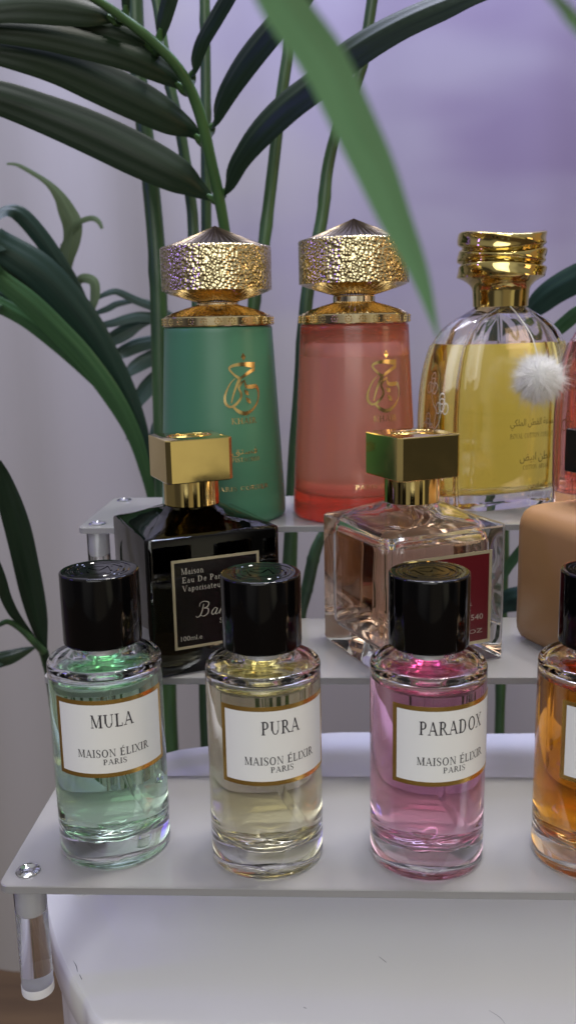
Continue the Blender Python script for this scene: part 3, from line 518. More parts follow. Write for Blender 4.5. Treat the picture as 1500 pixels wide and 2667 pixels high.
# ================================================================== square bottles of the middle row
TH = .46
def square_bottle(loc, label, kind, capm, capw):
    t = thing('perfume_bottle', label, 'perfume bottle', loc, TH, 'square perfume bottles')
    H, sh, nb = .0589, .0615, .0665; hw = .0290
    if kind == 'tan':
        hw = .0295; rad = .0085
        def rr(ins, z): return rsq(hw-ins, hw-ins, max(rad-ins, .002), z, 9)
        mb = MB(); rings = [rr(.0075, 0), rr(.0040, .0008), rr(.0016, .0026), rr(.0003, .0058), rr(0, .009), rr(0, .030), rr(0, .0525), rr(.0004, .0555), rr(.0018, .0588), rr(.0044, .0612), rr(.0085, .0627), rr(.014, .0636)]
        a = rr(.014, .0636); b = csq(.0105, .0650, 9); rings += [lerp_ring(a, b, .5, .0643), b, csq(.0098, .0668, 9)]
        mb.rings(rings); mb.build('bottle_body', TAN, t, angle=60)
    else:
        rad = .0026
        def rr(ins, z, r=None): return rsq(hw-ins, hw-ins, (r or rad), z, 8)
        rings = [rr(.0016, 0), rr(.0004, .0005), rr(0, .0018), rr(0, .02), rr(0, .04), rr(0, H-.0012), rr(.0003, H-.0004), rr(.0010, H)]
        a = rr(.0010, H); b = csq(.0128, nb-.0006)
        b2 = csq(.0122, nb)
        rings += [lerp_ring(a, b, .06, H+.0004), lerp_ring(a, b, .35, H+.0019), lerp_ring(a, b, .7, H+.0046), b, b2, csq(.0110, nb+.0003)]
        mb = MB(); mb.rings(rings)
        if kind == 'clear':
            iw = .0235
            def ri(ins, z, r=.0055): return rsq(iw-ins, iw-ins, r, z, 8)
            a = ri(.002, .0555); b = csq(.0150, .0600)
            inn = [ri(.006, .0088), ri(.002, .0096), ri(.0005, .0112), ri(0, .014), ri(0, .03), ri(0, .050), ri(.0008, .0538), a, lerp_ring(a, b, .4, .0578), b, csq(.0105, .0628), csq(.0085, .0645), csq(.008, .0660)]
            mb.rings(inn, flip=True)
        mb.build('glass_body', GLASS if kind == 'clear' else BLKGLASS, t, angle=32)
        if kind == 'clear':
            e_ = -.00025
            lq = [ri(.006+e_, .0088+e_), ri(.002+e_, .0096+e_), ri(.0005+e_, .0112+e_), ri(e_, .014), ri(e_, .03), ri(e_, .0500), ri(e_+.0004, .0520)]
            MB_ = MB(); MB_.rings(lq); MB_.build('liquid', PEACH, t, angle=40)
            tube(catmull([(0, 0, .066), (.0, .0, .045), (-.002, -.001, .028), (-.006, -.002, .0125)], 14), .0012, 12).build('spray_tube', PLASTIC, t)
        # label plate on the front face
        uw, z0, z1 = (.0190, .0114, .0494) if kind == 'black' else (.0212, .0088, .0488)
        fm, lm = (SILVERGOLD, BLKLAB) if kind == 'black' else (SILVERGOLD, REDLAB)
        fwid = .0011 if kind == 'black' else .0013
        pf = on_front(hw)
        def slab(u0, u1, v0, v1, h0, h1):
            mb = MB(); A = [pf(u0, v0, h0), pf(u1, v0, h0), pf(u1, v1, h0), pf(u0, v1, h0)]; B = [pf(u0, v0, h1), pf(u1, v0, h1), pf(u1, v1, h1), pf(u0, v1, h1)]
            mb.rings([A, B]); return mb
        pl_ = slab(-uw+fwid*.9, uw-fwid*.9, z0+fwid*.9, z1-fwid*.9, .00003, .00022); lb = pl_.build('label_plate', lm, t, angle=30)
        mb = MB()
        for a in ((-uw, uw, z0, z0+fwid), (-uw, uw, z1-fwid, z1), (-uw, -uw+fwid, z0+fwid, z1-fwid), (uw-fwid, uw, z0+fwid, z1-fwid)):
            p_ = slab(*a, .00003, .00042); o = len(mb.v); mb.v += p_.v; mb.f += [tuple(o+i for i in f) for f in p_.f]
        mb.build('label_frame', fm, lb, angle=30)
        pen = Pen(pf, .00025)
        if kind == 'black':
            write(pen, 'Maison', -.0150, .0432, .0026, .0098); write(pen, 'Eau De Parfum', -.0148, .0396, .0024, .0222); write(pen, 'Vaporisateur', -.0148, .0360, .0024, .0178)
            font_text(pen, '100ml.e', -.0163, .0148, .0092, .0021)
            g = .0077; x0, y0 = -.0086, .0246
            B = lambda pts, w: pen.brush([(x0+p[0]*g, y0+p[1]*g) for p in pts], [q_*g for q_ in w])
        else:
            font_text(pen, '540', .0114, .0194, .0060, .0024); font_text(pen, '100ml 3.4FLOZ', -.012, .0135, .0292, .0018)
            g = .0062; x0, y0 = -.0100, .0234
            B = lambda pts, w: pen.brush([(x0+p[0]*g, y0+p[1]*g) for p in pts], [q_*g for q_ in w])
        thn, thk = .034, .060
        B([(.34, .66), (.24, .3), (.12, .05), (-.05, -.04), (-.12, .04)], [thn, thk, thk, thn, thn])
        B([(.10, .55), (.16, .74), (.40, .80), (.62, .70), (.56, .50), (.34, .42)], [thn, thn, thn, thk, thk, thn])
        B([(.34, .42), (.58, .36), (.56, .12), (.34, -.02), (.12, .05)], [thn, thk, thk, thn, thn])
        x = .72
        for ch in ('arakkat' if kind == 'black' else 'arakkat'):
            o = lambda pts, w: B([(x+p[0]+p[1]*.25, p[1]) for p in pts], w)
            if ch == 'a': o([(.30, .30), (.16, .36), (.03, .16), (.10, 0), (.22, .06), (.31, .32)], [thn, thn, thk, thk, thn, thn]); o([(.31, .32), (.27, .05), (.36, .0), (.44, .08)], [thk, thk, thn, thn]); x += .44
            elif ch == 'r': o([(.0, .08), (.10, .34), (.10, .30), (.04, .0)], [thn, thn, thk, thk]); o([(.07, .2), (.2, .36), (.29, .33)], [thn, thn, thk]); x += .34
            elif ch == 'k': o([(.10, .80), (.06, .4), (.02, .0)], [thn, thk, thk]); o([(.06, .16), (.24, .38), (.28, .3), (.12, .2)], [thn, thk, thn, thn]); o([(.12, .2), (.24, .03), (.36, .06)], [thk, thk, thn]); x += .40
            elif ch == 't': o([(.10, .62), (.06, .2), (.10, .0), (.22, .08)], [thn, thk, thk, thn]); o([(-.02, .40), (.24, .42)], [thn, thn]); x += .3
        if kind == 'black': write(pen, 'satin oud', .0004, .0206, .0032, .016, slant=.2)
        pen.mb.build('lettering', TEXTW, lb, smooth=False)
    # neck ring and square cap
    nb_, cb, ct = .0668, .0778, .0961
    lathe([(.0112, nb_), (.0120, nb_+.0001), (.0120, cb-.0001)], 64).build('neck_ring', GOLD, t)
    cw = capw/2; ch_ = .0018
    def co(ins, z): # square with a small flat chamfer on each vertical edge
        h = cw-ins; k = ch_
        return [(h, -h+k, z), (h, h-k, z), (h-k, h, z), (-h+k, h, z), (-h, h-k, z), (-h, -h+k, z), (-h+k, -h, z), (h-k, -h, z)]
    mb = MB(); mb.rings([co(.0004, cb), co(0, cb+.0004), co(0, ct-.0005), co(.00015, ct-.00015), co(.0005, ct)]); cp = mb.build('cap', capm, t, angle=20)
    mb = MB()
    for k in range(3):
        ra = .0098-.0022*k; pts = [(ra*cos(2*pi*i/48), ra*.62*sin(2*pi*i/48), ct+.0001) for i in range(49)]; tube(pts, .00028, 6, mb, caps=False)
    for i in range(9):
        a = i*2.4; tube([(.0032*cos(a), .002*sin(a), ct+.0001), (.0046*cos(a+.4), .003*sin(a+.4), ct+.0003), (.0052*cos(a+.9), .0033*sin(a+.9), ct+.0001)], .0003, 6, mb)
    mb.build('embossed_emblem', capm, cp)
    return t
PEACH = liquid('peach_liquid', (.91, .72, .55), 44)
BLACKSATIN = mat('black_satin', (.006, .006, .007), .22)
square_bottle((-.0614, .3885, .0437), 'square black glass bottle with a gold cap and black label reading Maison', 'black', GOLD, .0290)
square_bottle((.0336, .3885, .0437), 'square clear glass bottle with a gold cap and crimson label', 'clear', GOLD, .0300)
square_bottle((.1186, .3885, .0437), 'tan matte rounded square bottle with a black cap at the right edge', 'tan', BLACKSATIN, .0300)

# ================================================================== tall frosted bottles
def frosted_bottle(loc, label, kind, dz):
    t = thing('perfume_bottle', label, 'perfume bottle', loc, 0, 'tall frosted bottles with domed gold caps')
    Hb = .0953; r0, r1 = .0320, .0267
    rz = lambda z: r0+(r1-r0)*min(max(z/Hb, 0), 1)
    outer = [(.0002, .0008), (.020, .0008), (.027, .0)] + arcp(r0-.0030, .0026, .0026, -85, -4, 6) + [(rz(z), z) for z in (.008, .02, .035, .05, .065, .08, .0925)] + arcp(r1-.0012, Hb-.0012, .0013, 5, 90, 4) + [(.0100, Hb+.00005)]
    th_ = .0032
    inner = [(.0002, .0115), (.018, .0115), (.0245, .0125), (.0275, .0155)] + [(rz(z)-th_, z) for z in (.020, .035, .05, .065, .080, .086)] + [(.0215, .0905), (.0185, .0925), (.0002, .093)]
    mb = lathe(outer, 96); lathe(inner, 96, mb, flip=True); mb.build('frosted_glass_body', FROSTG if kind == 'green' else FROSTR, t, angle=50)
    e_ = .0003
    lq = [(.0002, .0115-e_), (.018, .0115-e_), (.0245+e_, .0125-e_), (.0275+e_, .0155)] + [(rz(z)-th_+e_, z) for z in (.020, .035, .05, .065, .080)] + [(.0215, .0802), (.0002, .0802)]
    lathe(lq, 96).build('liquid', GREENLIQ if kind == 'green' else CORALLIQ, t, angle=50)
    # gold neck piece: flat ring with rosettes, fluted cone
    nr = lathe([(.0262, Hb+.0002), (.0271, Hb+.0004), (.0273, Hb+.0008), (.0273, Hb+.0044), (.0270, Hb+.0049), (.0262, Hb+.0050)], 120).build('neck_ring', GOLDF, t, angle=25)
    mb = MB()
    for k in range(26):
        a0 = 2*pi*k/26
        for j in range(9):
            rr_ = 0 if j == 8 else .00145; a = 2*pi*j/8; u = rr_*cos(a); z = Hb+.0026+rr_*sin(a); ang = a0+u/.0273
            p = Vector((.0273*cos(ang), .0273*sin(ang), z)); n = Vector((cos(ang), sin(ang), 0)); tt = Vector((-sin(ang), cos(ang), 0)); s = .00048
            ring = [mb.add(p+tt*s*cos(q)+Vector((0, 0, s*sin(q)))) for q in (0, pi/2*.999, pi, pi*1.5)]; mb.fan(ring, p+n*s*1.1)
    mb.build('rosettes', FOIL, nr)
    nf = 46; ns = nf*8
    def flute(prof, depth):
        mb = MB(); rings = []
        for r, z, f in prof:
            rings.append([((r*(1-depth*f*(.5+.5*cos(nf*2*pi*i/ns))))*cos(2*pi*i/ns), (r*(1-depth*f*(.5+.5*cos(nf*2*pi*i/ns))))*sin(2*pi*i/ns), z-f*.0011*(.5+.5*cos(nf*2*pi*i/ns))) for i in range(ns)])
        mb.rings(rings); return mb
    zc = Hb+.0050
    flute([(.0262, zc+.0001, 0), (.0255, zc+.0006, 1), (.0215, zc+.0022, 1), (.0160, zc+.0040, 1), (.0108, zc+.0054, .8), (.0094, zc+.0060, 0)], .11).build('fluted_collar', GOLDF, t, angle=60)
    zn = zc+.0060
    lathe([(.0092, zn-.0008), (.0104, zn-.0002), (.0104, zn+.0003+dz), (.0098, zn+.0008+dz)], 64).build('neck', CHROMEG, t)
    z0 = .1118+dz
    cp = lathe([(.0262, z0+.0009), (.0270, z0+.0009)] + arcp(.0260, z0+.0205, .0011, 0, 85, 5) + [(.0250, z0+.0217)], 160).build('cap', GOLDH, t, angle=40)
    flute([(.0094, z0-.0042, 0), (.0102, z0-.0040, .6), (.0150, z0-.0026, 1), (.0205, z0-.0011, 1), (.0255, z0+.0003, 1), (.0266, z0+.0009, 0)], .11).build('fluted_base', GOLDF, cp, angle=60)
    flute([(.0251, z0+.0215, 0), (.0245, z0+.0219, .8), (.018, z0+.0243, 1), (.010, z0+.0274, 1), (.004, z0+.0300, .8), (.0002, z0+.0316, 0)], .03).build('pointed_top', GOLDT, cp, angle=60)
    # gold calligraphy
    ph = radians(28.5)
    def place(u, v, h): r = rz(v)+h; a = ph+u/.0290; return (r*sin(a), -r*cos(a), v)
    pen = Pen(place, .00004); K = 380/1449/5640*1.10*.0+.0291/615
    cx, cy = 866, 578; zc_ = .0683
    B = lambda pts, w: pen.brush([((p[0]-cx)*K*1.02, zc_-(p[1]-cy)*K) for p in pts], [q_*K for q_ in w])
    B([(895, 268), (897, 305), (897, 342)], [4, 56, 4])
    B([(1030, 392), (960, 385), (880, 378), (800, 384), (748, 402), (742, 430), (790, 482), (838, 520), (842, 560)], [62, 50, 40, 30, 26, 20, 22, 34, 8])
    B([(1022, 428), (950, 462), (880, 500), (838, 530), (800, 600), (765, 690), (745, 760)], [36, 34, 26, 30, 24, 18, 12])
    B([(795, 515), (745, 560), (705, 630), (682, 700), (688, 760), (725, 795), (765, 790)], [6, 12, 18, 26, 28, 26, 16])
    B([(900, 532), (850, 572), (828, 612), (850, 665), (846, 710), (800, 765), (750, 800)], [10, 30, 22, 26, 26, 26, 30])
    B([(895, 545), (912, 598), (970, 605), (1030, 606), (1056, 665), (1040, 750), (975, 830), (890, 868), (815, 845), (755, 790)], [10, 34, 44, 40, 18, 14, 24, 40, 36, 18])
    B([(888, 632), (912, 660), (934, 690)], [6, 50, 6]); B([(900, 708), (928, 742), (950, 776)], [6, 46, 6])
    write(pen, 'KHAIR', -.0062, .0497, .0028, .0132)
    if kind == 'green':
        font_text(pen, '\ufed6\ufe98\ufeb4\ufed3', -.0066, .0340, .0128, .0042); write(pen, 'PISTACHIO', -.0066, .0315, .0020, .0140)
    else:
        font_text(pen, '\ufedf\ufeed\ufead\ufeb7\ufee6'[::-1], -.0060, .0340, .0120, .0040)
    write(pen, 'PARIS CORNER', -.0150, .0176, .0021, .0268)
    pen.mb.build('gold_calligraphy', FOIL, t, smooth=True, angle=60)
    return t
CHROMEG = mat('bright_neck_metal', (.80, .70, .55), .08, 1)
GOLDT = mat('bronze_gold', (.13, .10, .065), .28, 1)
def frost(name, col, dens, base, rough):
    m = mat(name, base, rough, ior=1.45, trans=.80); absorb(m, col, dens); return m
FROSTG = mat('green_frosted_glass', (.115, .34, .20), .36, ior=1.45, trans=.40)
FROSTR = mat('coral_frosted_glass', (1, .93, .90), .17, ior=1.45, trans=.97); absorb(FROSTR, (.996, .64, .48), 205)
_d = N(FROSTR, 'ShaderNodeBsdfDiffuse'); _d.inputs['Color'].default_value = (1, .24, .09, 1); _x = N(FROSTR, 'ShaderNodeMixShader'); _x.inputs[0].default_value = .13
LK(FROSTR, BS(FROSTR).outputs[0], _x.inputs[1]); LK(FROSTR, _d.outputs[0], _x.inputs[2]); LK(FROSTR, _x.outputs[0], FROSTR.node_tree.nodes['Material Output'].inputs['Surface'])
GREENLIQ = liquid('green_liquid', (.3, .8, .6), 30)
CORALLIQ = liquid('blush_liquid', (.95, .86, .80), 10)
frosted_bottle((-.0562, .4614, .0896), 'tall green frosted bottle with a domed hammered gold cap', 'green', 0)
frosted_bottle((.0112, .4635, .0896), 'tall coral red frosted bottle with a domed hammered gold cap', 'coral', .0020)

# ================================================================== lobed dome bottles
NT = 144
def lobed_section(s, z, a=.0455, b=.0175, groove=.26, circle=0, rc=.0138):
    out = []
    for i in range(NT):
        t = 2*pi*i/NT; ct, st = cos(t), sin(t); ex = 2/2.7
        u = a*abs(ct)**ex*(1 if ct >= 0 else -1); v = b*abs(st)**ex*(1 if st >= 0 else -1)
        g = math.exp(-((abs(u)-.0305)/.0036)**2)*groove
        bul = 1+.10*max(0, 1-(u/.030)**2) if abs(u) < .030 else 1
        v *= (1-g)*bul
        out.append((u*s*(1-circle)+circle*rc*ct, v*(s*.5+.5)*(1-circle)+circle*rc*st, z))
    return out
LOB = [(.0, .955, 0), (.012, .985, 0), (.030, 1.0, 0), (.048, 1.0, 0), (.060, .985, 0), (.069, .955, 0), (.077, .91, 0), (.084, .85, .0), (.090, .77, .04), (.0945, .68, .12), (.0980, .57, .30), (.1003, .46, .60), (.1020, .36, 1)]
def lob(z):
    for k in range(len(LOB)-1):
        if LOB[k][0] <= z <= LOB[k+1][0]:
            f = (z-LOB[k][0])/(LOB[k+1][0]-LOB[k][0]); return tuple(LOB[k][j]*(1-f)+LOB[k+1][j]*f for j in (1, 2))
    return LOB[-1][1:]
def lobed_bottle(loc, label, kind):
    t = thing('perfume_bottle', label, 'perfume bottle', loc, TH, 'lobed dome bottles with wavy gold caps')
    zs = [0, .0006, .002] + [.006+.003*i for i in range(32)] + [.1015]
    rings = []
    for z in zs:
        s, c_ = lob(z); ins = .03 if z == 0 else (.008 if z < .001 else 0); rings.append(lobed_section(s*(1-ins), z, circle=c_))
    rings.append(lobed_section(.34, .1030, circle=1, rc=.0120))
    mb = MB(); mb.rings(rings)
    zi = [.0080, .0084, .0095] + [.012+.003*i for i in range(29)] + [.0985]
    inn = []
    for z in zi:
        s, c_ = lob(z); k = .93 if z == .0080 else (.975 if z < .009 else 1); inn.append(lobed_section(s*.93*k, z, b=.0145, circle=c_, rc=.0095, groove=.22))
    inn_m = MB(); mb.rings(inn, flip=True)
    mb.build('glass_body', GLASS if kind == 'yellow' else PINKGLASS, t, angle=50)
    lq = []
    for z in zi:
        if z > .0862: break
        s, c_ = lob(z); k = .93 if z == .0080 else (.975 if z < .009 else 1); lq.append(lobed_section(s*.938*k, z-(.0002 if z < .01 else 0), b=.0147, circle=c_, groove=.22))
    mb = MB(); mb.rings(lq); mb.build('liquid', GOLDLIQ if kind == 'yellow' else ROSELIQ, t, angle=50)
    # translucent sheet added behind the glass to carry backlight into the liquid
    mb = MB(); rows = []
    for z in [.004+.004*i for i in range(21)]:
        s, c_ = lob(z); sec = lobed_section(s*1.004, z, circle=c_)[4:NT//2-3]; rows.append([(p[0], p[1]+.0004, p[2]) for p in sec])
    mb.grid(rows); mb.build('added_glow_sheet', BACKY if kind == 'yellow' else BACKP, t, angle=60)
    tube(catmull([(0, 0, .099), (0, 0, .07), (.003, .001, .035), (.010, .002, .0105)], 14), .0012, 12).build('spray_tube', PLASTIC, t)
    # wavy gold cap
    n = 128; rings = []; zb, zt = .1025, .1388
    def cr_(phi, z):
        if z < .1100: return .0139+.0004*((z-zb)/.0075)
        if z < .1172: f = (z-.1100)/.0072; return .0143+.0072*f**2.2
        r = .0221
        for zg, am, fr, pp, dp, wd in ((.1243, .0012, 2, .4, .0020, .0009), (.1305, .0014, 2, 2.9, .0020, .0009)):
            r -= dp*math.exp(-((z-(zg+am*sin(fr*phi+pp)))/wd)**2)
        return r+.0004*sin(3*phi+z*700)
    zl = [zb, zb+.0002, .106, .1085, .110, .1115, .113, .1145, .116] + [.1172+.0005*i for i in range(42)]
    for z in zl: rings.append([(cr_(2*pi*i/n, z)*cos(2*pi*i/n), cr_(2*pi*i/n, z)*sin(2*pi*i/n), z+(.0016*sin(2*2*pi*i/n+2.2)*max(0, (z-.133)/.005))) for i in range(n)])
    for ins, dz in ((.0006, .0005), (.0020, .0009), (.0050, .0006), (.0130, .0004), (.0216, .0004)):
        z = .1377; rings.append([((cr_(2*pi*i/n, z)-ins)*cos(2*pi*i/n), (cr_(2*pi*i/n, z)-ins)*sin(2*pi*i/n), z+dz+.0016*sin(2*2*pi*i/n+2.2)*(.94*(1-ins/.0221))) for i in range(n)])
    mb = MB(); mb.rings(rings); mb.build('cap', GOLDW, t, angle=70)
    # print on the glass: line drawn cotton sprigs and lettering
    def surf(tt, z, h):
        s, c_ = lob(z); sec = None; ct, st = cos(tt), sin(tt); ex = 2/2.7
        u = .0455*abs(ct)**ex*(1 if ct >= 0 else -1); v = .0175*abs(st)**ex*(1 if st >= 0 else -1)
        g = math.exp(-((abs(u)-.0305)/.0036)**2)*.26; bul = 1+.10*max(0, 1-(u/.030)**2) if abs(u) < .030 else 1
        v *= (1-g)*bul; p = Vector((u*s*(1-c_)+c_*.0138*ct, v*(s*.5+.5)*(1-c_)+c_*.0138*st, z)); nrm = Vector((ct*.5, st, 0)).normalized(); return p+nrm*(h+.00006)
    def sprig(t0, z0, sc, m):
        pen = Pen(lambda u, v, h: surf(t0+u*22, z0+v, h), .00004)
        w = [.00045*sc]
        pen.brush([(0, 0), (.0005*sc, .012*sc), (-.0006*sc, .024*sc), (.002*sc, .034*sc)], w)
        for bx, bz, sd in ((.0005, .010, 1), (-.0002, .018, -1), (.0004, .026, 1), (.002, .034, -1)):
            ex_, ez = bx+.006*sd, bz+.008
            pen.brush([(bx*sc, bz*sc), ((bx+.004*sd)*sc, (bz+.003)*sc), (ex_*sc, ez*sc)], w)
            for dx, dz, rr_ in ((0, .002, .0026), (.003, .0005, .0022), (-.003, .0008, .0022), (0, .0045, .0022)):
                pen.brush([((ex_+dx+rr_*cos(q))*sc, (ez+dz+rr_*sin(q))*sc) for q in (0, 1, 2, 3, 4, 5, 6.28)], w, 18)
        return pen.mb.build('cotton_sprig_print', m, t, smooth=False)
    m = SILVER if kind == 'yellow' else BROWNLINE
    sprig(pi+.32, .010, 1.25, m); sprig(pi+.30, .004, .85, m)
    def tfor(u): return 2*pi-math.acos(max(-1, min(1, (abs(u)/.0455)**(2.7/2)*(1 if u >= 0 else -1))))
    pen = Pen(lambda u, v, h: surf(tfor(u), v, h), .00004)
    if kind == 'yellow':
        font_text(pen, '\ufef2\ufedc\ufee0\ufee4\ufedf\ufe8d \ufee6\ufec4\ufed8\ufedf\ufe8d \ufe94\ufecb\ufeee\ufee4\ufea0\ufee3', -.0060, .0408, .0330, .0056)
        write(pen, 'ROYAL COTTON COLLECTION', -.0060, .0365, .0024, .0345)
        font_text(pen, '\ufebe\ufef4\ufe91\ufe8d \ufee6\ufec4\ufed7', .0005, .0232, .0210, .0056)
        write(pen, 'COTTON ABYAD', .0026, .0200, .0023, .0180)
        font_text(pen, '\ufef2\ufe91\ufeae\ufed0\ufee4\ufedf\ufe8d', .0066, .0078, .0120, .0056); write(pen, 'PERFUMES', .0066, .0052, .0014, .0120)
        pen.mb.build('lettering', PRINTG, t, smooth=False)
    return t
def glow_sheet_mat(name, col):
    m = mat(name, col, .5); t = N(m, 'ShaderNodeBsdfTranslucent'); t.inputs['Color'].default_value = (*col, 1); x = N(m, 'ShaderNodeMixShader'); x.inputs[0].default_value = .85
    LK(m, BS(m).outputs[0], x.inputs[1]); LK(m, t.outputs[0], x.inputs[2]); LK(m, x.outputs[0], m.node_tree.nodes['Material Output'].inputs['Surface']); return m
BACKY = glow_sheet_mat('yellow_glow_sheet', (.99, .95, .68)); BACKP = glow_sheet_mat('pink_glow_sheet', (.97, .80, .78))  # for the added sheets that glow behind the lobed bottles
PRINTG = mat('dark_gold_print', (.16, .12, .05), .3, .4)
PINKGLASS = mat('pink_tinted_glass', (1, .80, .80), 0, ior=1.5, trans=1)
GOLDLIQ = liquid('golden_liquid', (1, .91, .28), 80)
ROSELIQ = liquid('rose_liquid', (1, .80, .76), 50)
lobed_bottle((.0866, .4863, .0896), 'lobed dome bottle of golden yellow perfume with a wavy gold cap', 'yellow')
lobed_bottle((.1560, .4868, .0896), 'lobed dome bottle of pink perfume cut by the right edge', 'pink')
# fluffy pompom hanging on the yellow bottle
rnd = random.Random(3); mb = MB(); pc = Vector((.1012, .4580, .1578)); rp_ = .0088
rings = []
for k in range(1, 12):
    a = -pi/2+pi*k/12; rings.append([(rp_*cos(a)*cos(2*pi*j/20)*(1+.08*rnd.random()), rp_*cos(a)*sin(2*pi*j/20)*(1+.08*rnd.random()), rp_*sin(a)) for j in range(20)])
mb.rings(rings)
clump = [Vector((rnd.gauss(0, 1), rnd.gauss(0, 1), rnd.gauss(0, 1))).normalized() for _ in range(90)]
for k in range(8200):
    d = Vector((rnd.gauss(0, 1), rnd.gauss(0, 1), rnd.gauss(0, 1))).normalized(); s = d.cross(Vector((rnd.random()-.5, rnd.random()-.5, rnd.random()-.5))).normalized()
    near_ = max(clump, key=lambda q: q.dot(d)); L_ = rnd.uniform(.0098, .0140)+(rnd.random() < .22)*rnd.uniform(0, .0050); w = .000075; bend = Vector((rnd.uniform(-.3, .3), rnd.uniform(-.3, .3), rnd.uniform(-.6, .1)))*.007+(near_-d)*.006
    a = d*rp_*.8; b = d*(rp_*.8+(L_-rp_*.8)*.55)+bend*.25; e_ = d*L_+bend
    i0, i1, i2, i3, i4 = mb.add(a-s*w), mb.add(a+s*w), mb.add(b+s*w*.8), mb.add(b-s*w*.8), mb.add(e_)
    mb.f += [(i0, i1, i2, i3), (i3, i2, i4)]
pom = mb.build('pompom', FLUFF, loc=pc)
tube(catmull([(-.0120, .0155, .0343), (-.0090, .0075, .0290), (-.0035, .0015, .0190), (0, 0, .006)], 16), .00035, 6).build('cord', FLUFF, pom)
tag(pom, 'white fluffy fur pompom hanging on the golden yellow bottle', 'pompom')

# ================================================================== plants
def ribbon(pts, n, fold=.16, face=(0, -1, .25), nu=7):
    """leaf blade along (x, y, z, width): arched and folded along its midrib"""
    pts = [tuple(p) for p in pts]
    if pts[-1][3] > .0035:      # carry the blade on to a pointed tip that droops a little
        a, b = Vector(pts[-2][:3]), Vector(pts[-1][:3]); d = (b-a).normalized(); w = pts[-1][3]; L_ = 4.5*w
        pts += [(*(b+d*L_*.5+Vector((0, 0, -.05*L_))), w*.72), (*(b+d*L_+Vector((0, 0, -.22*L_))), .0006)]; n += 10
    if pts[0][3] > .0050:
        a, b = Vector(pts[1][:3]), Vector(pts[0][:3]); d = (b-a).normalized(); w = pts[0][3]; L_ = 4.5*w
        pts = [(*(b+d*L_+Vector((0, 0, -.22*L_))), .0006), (*(b+d*L_*.5+Vector((0, 0, -.05*L_))), w*.72)] + pts; n += 10
    P = catmull([p[:3] for p in pts], n); W_ = catmull([(p[3], 0, 0) for p in pts], n); mb = MB(); mb.uv = []; rows = []; fc = Vector(face).normalized()
    for i, p in enumerate(P):
        t = (P[min(i+1, n-1)]-P[max(i-1, 0)]).normalized(); s = t.cross(fc).normalized(); nn = s.cross(t); w = max(W_[i].x, .0002); row = []
        for j in range(nu):
            x = j/(nu-1)*2-1; h = -fold*w*abs(x)**1.2+.035*w*cos(x*pi*2.5)
            row.append(p+s*x*w/2+nn*h); mb.uv.append((j/(nu-1), i/(n-1)*3))
        rows.append(row)
    mb.grid(rows); return mb
def node_stem(pts, parent, name='stem'):
    if pts[0][2] > .45:         # the tall stems go on well above the picture
        d = (Vector(pts[0][:3])-Vector(pts[1][:3])).normalized(); b = Vector(pts[0][:3]); w = pts[0][3]
        pts = [(*(b+d*.55+Vector((.05, -.02, 0))), w*.35), (*(b+d*.25+Vector((.012, 0, 0))), w*.75)]+[tuple(p) for p in pts]
    P = catmull([p[:3] for p in pts], 44); W_ = catmull([(p[3], 0, 0) for p in pts], 44)
    ext = [(P[-1].x, P[-1].y, FLOOR_Z+.15), ]
    path = list(P)+[Vector(q_) for q_ in ext]; rad = [w.x/2*(1+(.10 if k % 9 == 4 else 0)) for k, w in enumerate(W_)]+[W_[-1].x/2]
    return tube(path, rad, 14).build(name, STEM, parent, angle=50)
def pot(parent, x, y):
    lathe([(.075, FLOOR_Z+.001), (.078, FLOOR_Z+.003), (.098, FLOOR_Z+.17), (.102, FLOOR_Z+.172), (.102, FLOOR_Z+.185), (.094, FLOOR_Z+.185), (.092, FLOOR_Z+.160), (.001, FLOOR_Z+.158)], 40, cx=x, cy=y).build('pot', POTM, parent)
POTM = mat('dark_pot', (.05, .05, .05), .5)
pa = thing('palm_plant', 'tall green palm with several bare stems rising behind the tall green bottle', 'palm')
for s in P_STEMS: node_stem(s, pa)
node_stem(P_SHELFLEAF, pa)
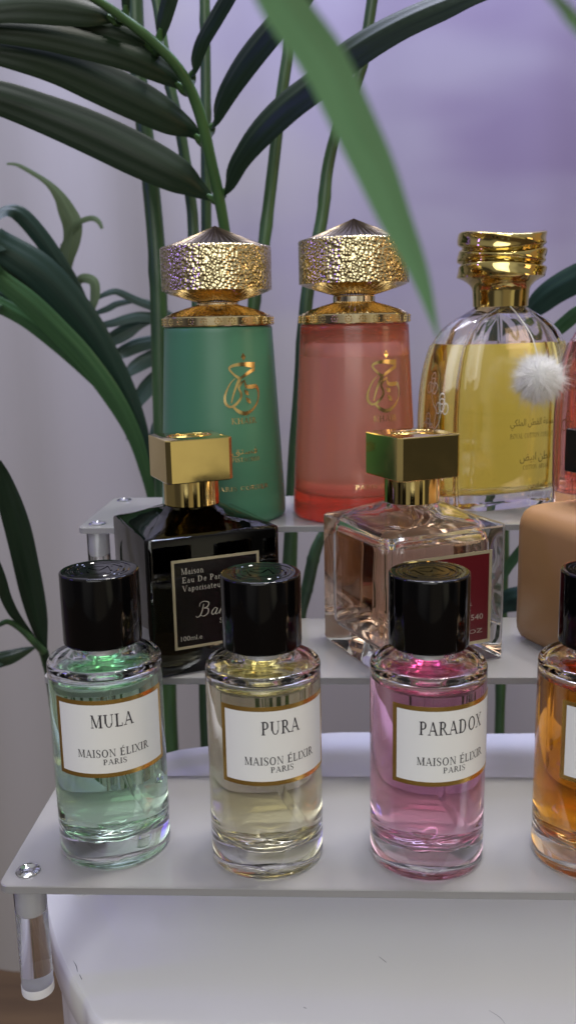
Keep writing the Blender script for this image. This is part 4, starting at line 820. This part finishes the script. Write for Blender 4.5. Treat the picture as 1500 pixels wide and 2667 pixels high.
# the frond's stalk goes on down to the pot
STEM2 = mat('frond_stalk_green', (.045, .115, .032), .36)
noise_to(STEM2, BS(STEM2).inputs['Base Color'], 14, (.035, .085, .028), (.065, .15, .045))
low = P_RACHIS[0]
path = [Vector((low[0]+.012, low[1]+.03, FLOOR_Z+.15)), Vector((low[0]+.006, low[1]+.01, low[2]-.25))]+catmull([p[:3] for p in P_RACHIS], 40)
rad = [low[3]/2]*2+[w.x/2 for w in catmull([(p[3], 0, 0) for p in P_RACHIS], 40)]
rmb = tube(path, rad, 14)
for L_ in P_LEAFLETS:   # the pale swollen joint under every leaflet
    b_ = Vector(L_[0][:3]); d_ = (Vector(L_[1][:3])-b_).normalized(); near_ = min((Vector(q_[:3]) for q_ in catmull([p[:3] for p in P_RACHIS], 120)), key=lambda q: (q-b_).length)
    tube(catmull([near_, (near_*.5+b_*.5)-d_*.001, b_, b_+d_*.007], 8), [.0030, .0030, .0029, .0028, .0028, .0027, .0022, .0010], 10, rmb)
rach = rmb.build('frond_stalk', STEM2, pa, angle=50)
for k, L_ in enumerate(P_LEAFLETS):
    lf = ribbon(L_, 34, .165, (0, -1, .15 if k < 5 else .45)).build('leaflet', LEAF, rach, angle=70)
pot(pa, -.03, .65)

pb = thing('palm_plant', 'blurred palm with long arching dark leaves at the left of the backdrop', 'palm')
node_stem(P_LEFTSTEM, pb)
for k, L_ in enumerate(P_LEFTLEAVES):
    m = LEAFG if k in (2, 3) else (LEAFY if 6 <= k <= 8 else (LEAF if k == 4 else LEAFB))
    ribbon(L_, 30, .15 if k < 6 else .08, (0, -1, .3)).build('leaf', m, pb, angle=70)
pot(pb, -.10, .82)
pc_ = thing('palm_plant', 'blurred dark leaves low at the left edge beside the mint bottle', 'palm')
for s in P_LOWSTEMS[:1]: tube(catmull([p[:3] for p in s], 20), [w.x/2 for w in catmull([(p[3], 0, 0) for p in s], 20)], 10).build('stem', STEM, pc_)
node_stem(P_LOWSTEMS[1], pc_)
for L_ in P_LOWLEAVES: ribbon(L_, 28, .16, (0, -1, .3)).build('leaf', LEAF, pc_, angle=70)
pd = thing('palm_plant', 'dark broad leaves behind the yellow and pink lobed bottles at the right', 'palm')
node_stem(P_RIGHTSTEM, pd)
for k, L_ in enumerate(P_RIGHTLEAVES): ribbon(L_, 26, .14, (0, -1, .3)).build('leaf', LEAFG if k in (1, 2) else LEAFB, pd, angle=70)
pot(pd, .16, .72)

# two bright leaf blades hanging in from a frond above the picture, near the camera
labs = ('broad bright green leaf blade hanging close in front of the coral bottle cap', 'narrow bright green leaf tip in the top right corner')
for L_, lb in zip(P_NEAR, labs):
    tag(ribbon(L_, 40, .13, (0, -1, .10)).build('palm_leaf', LEAFN, angle=70), lb, 'leaf')
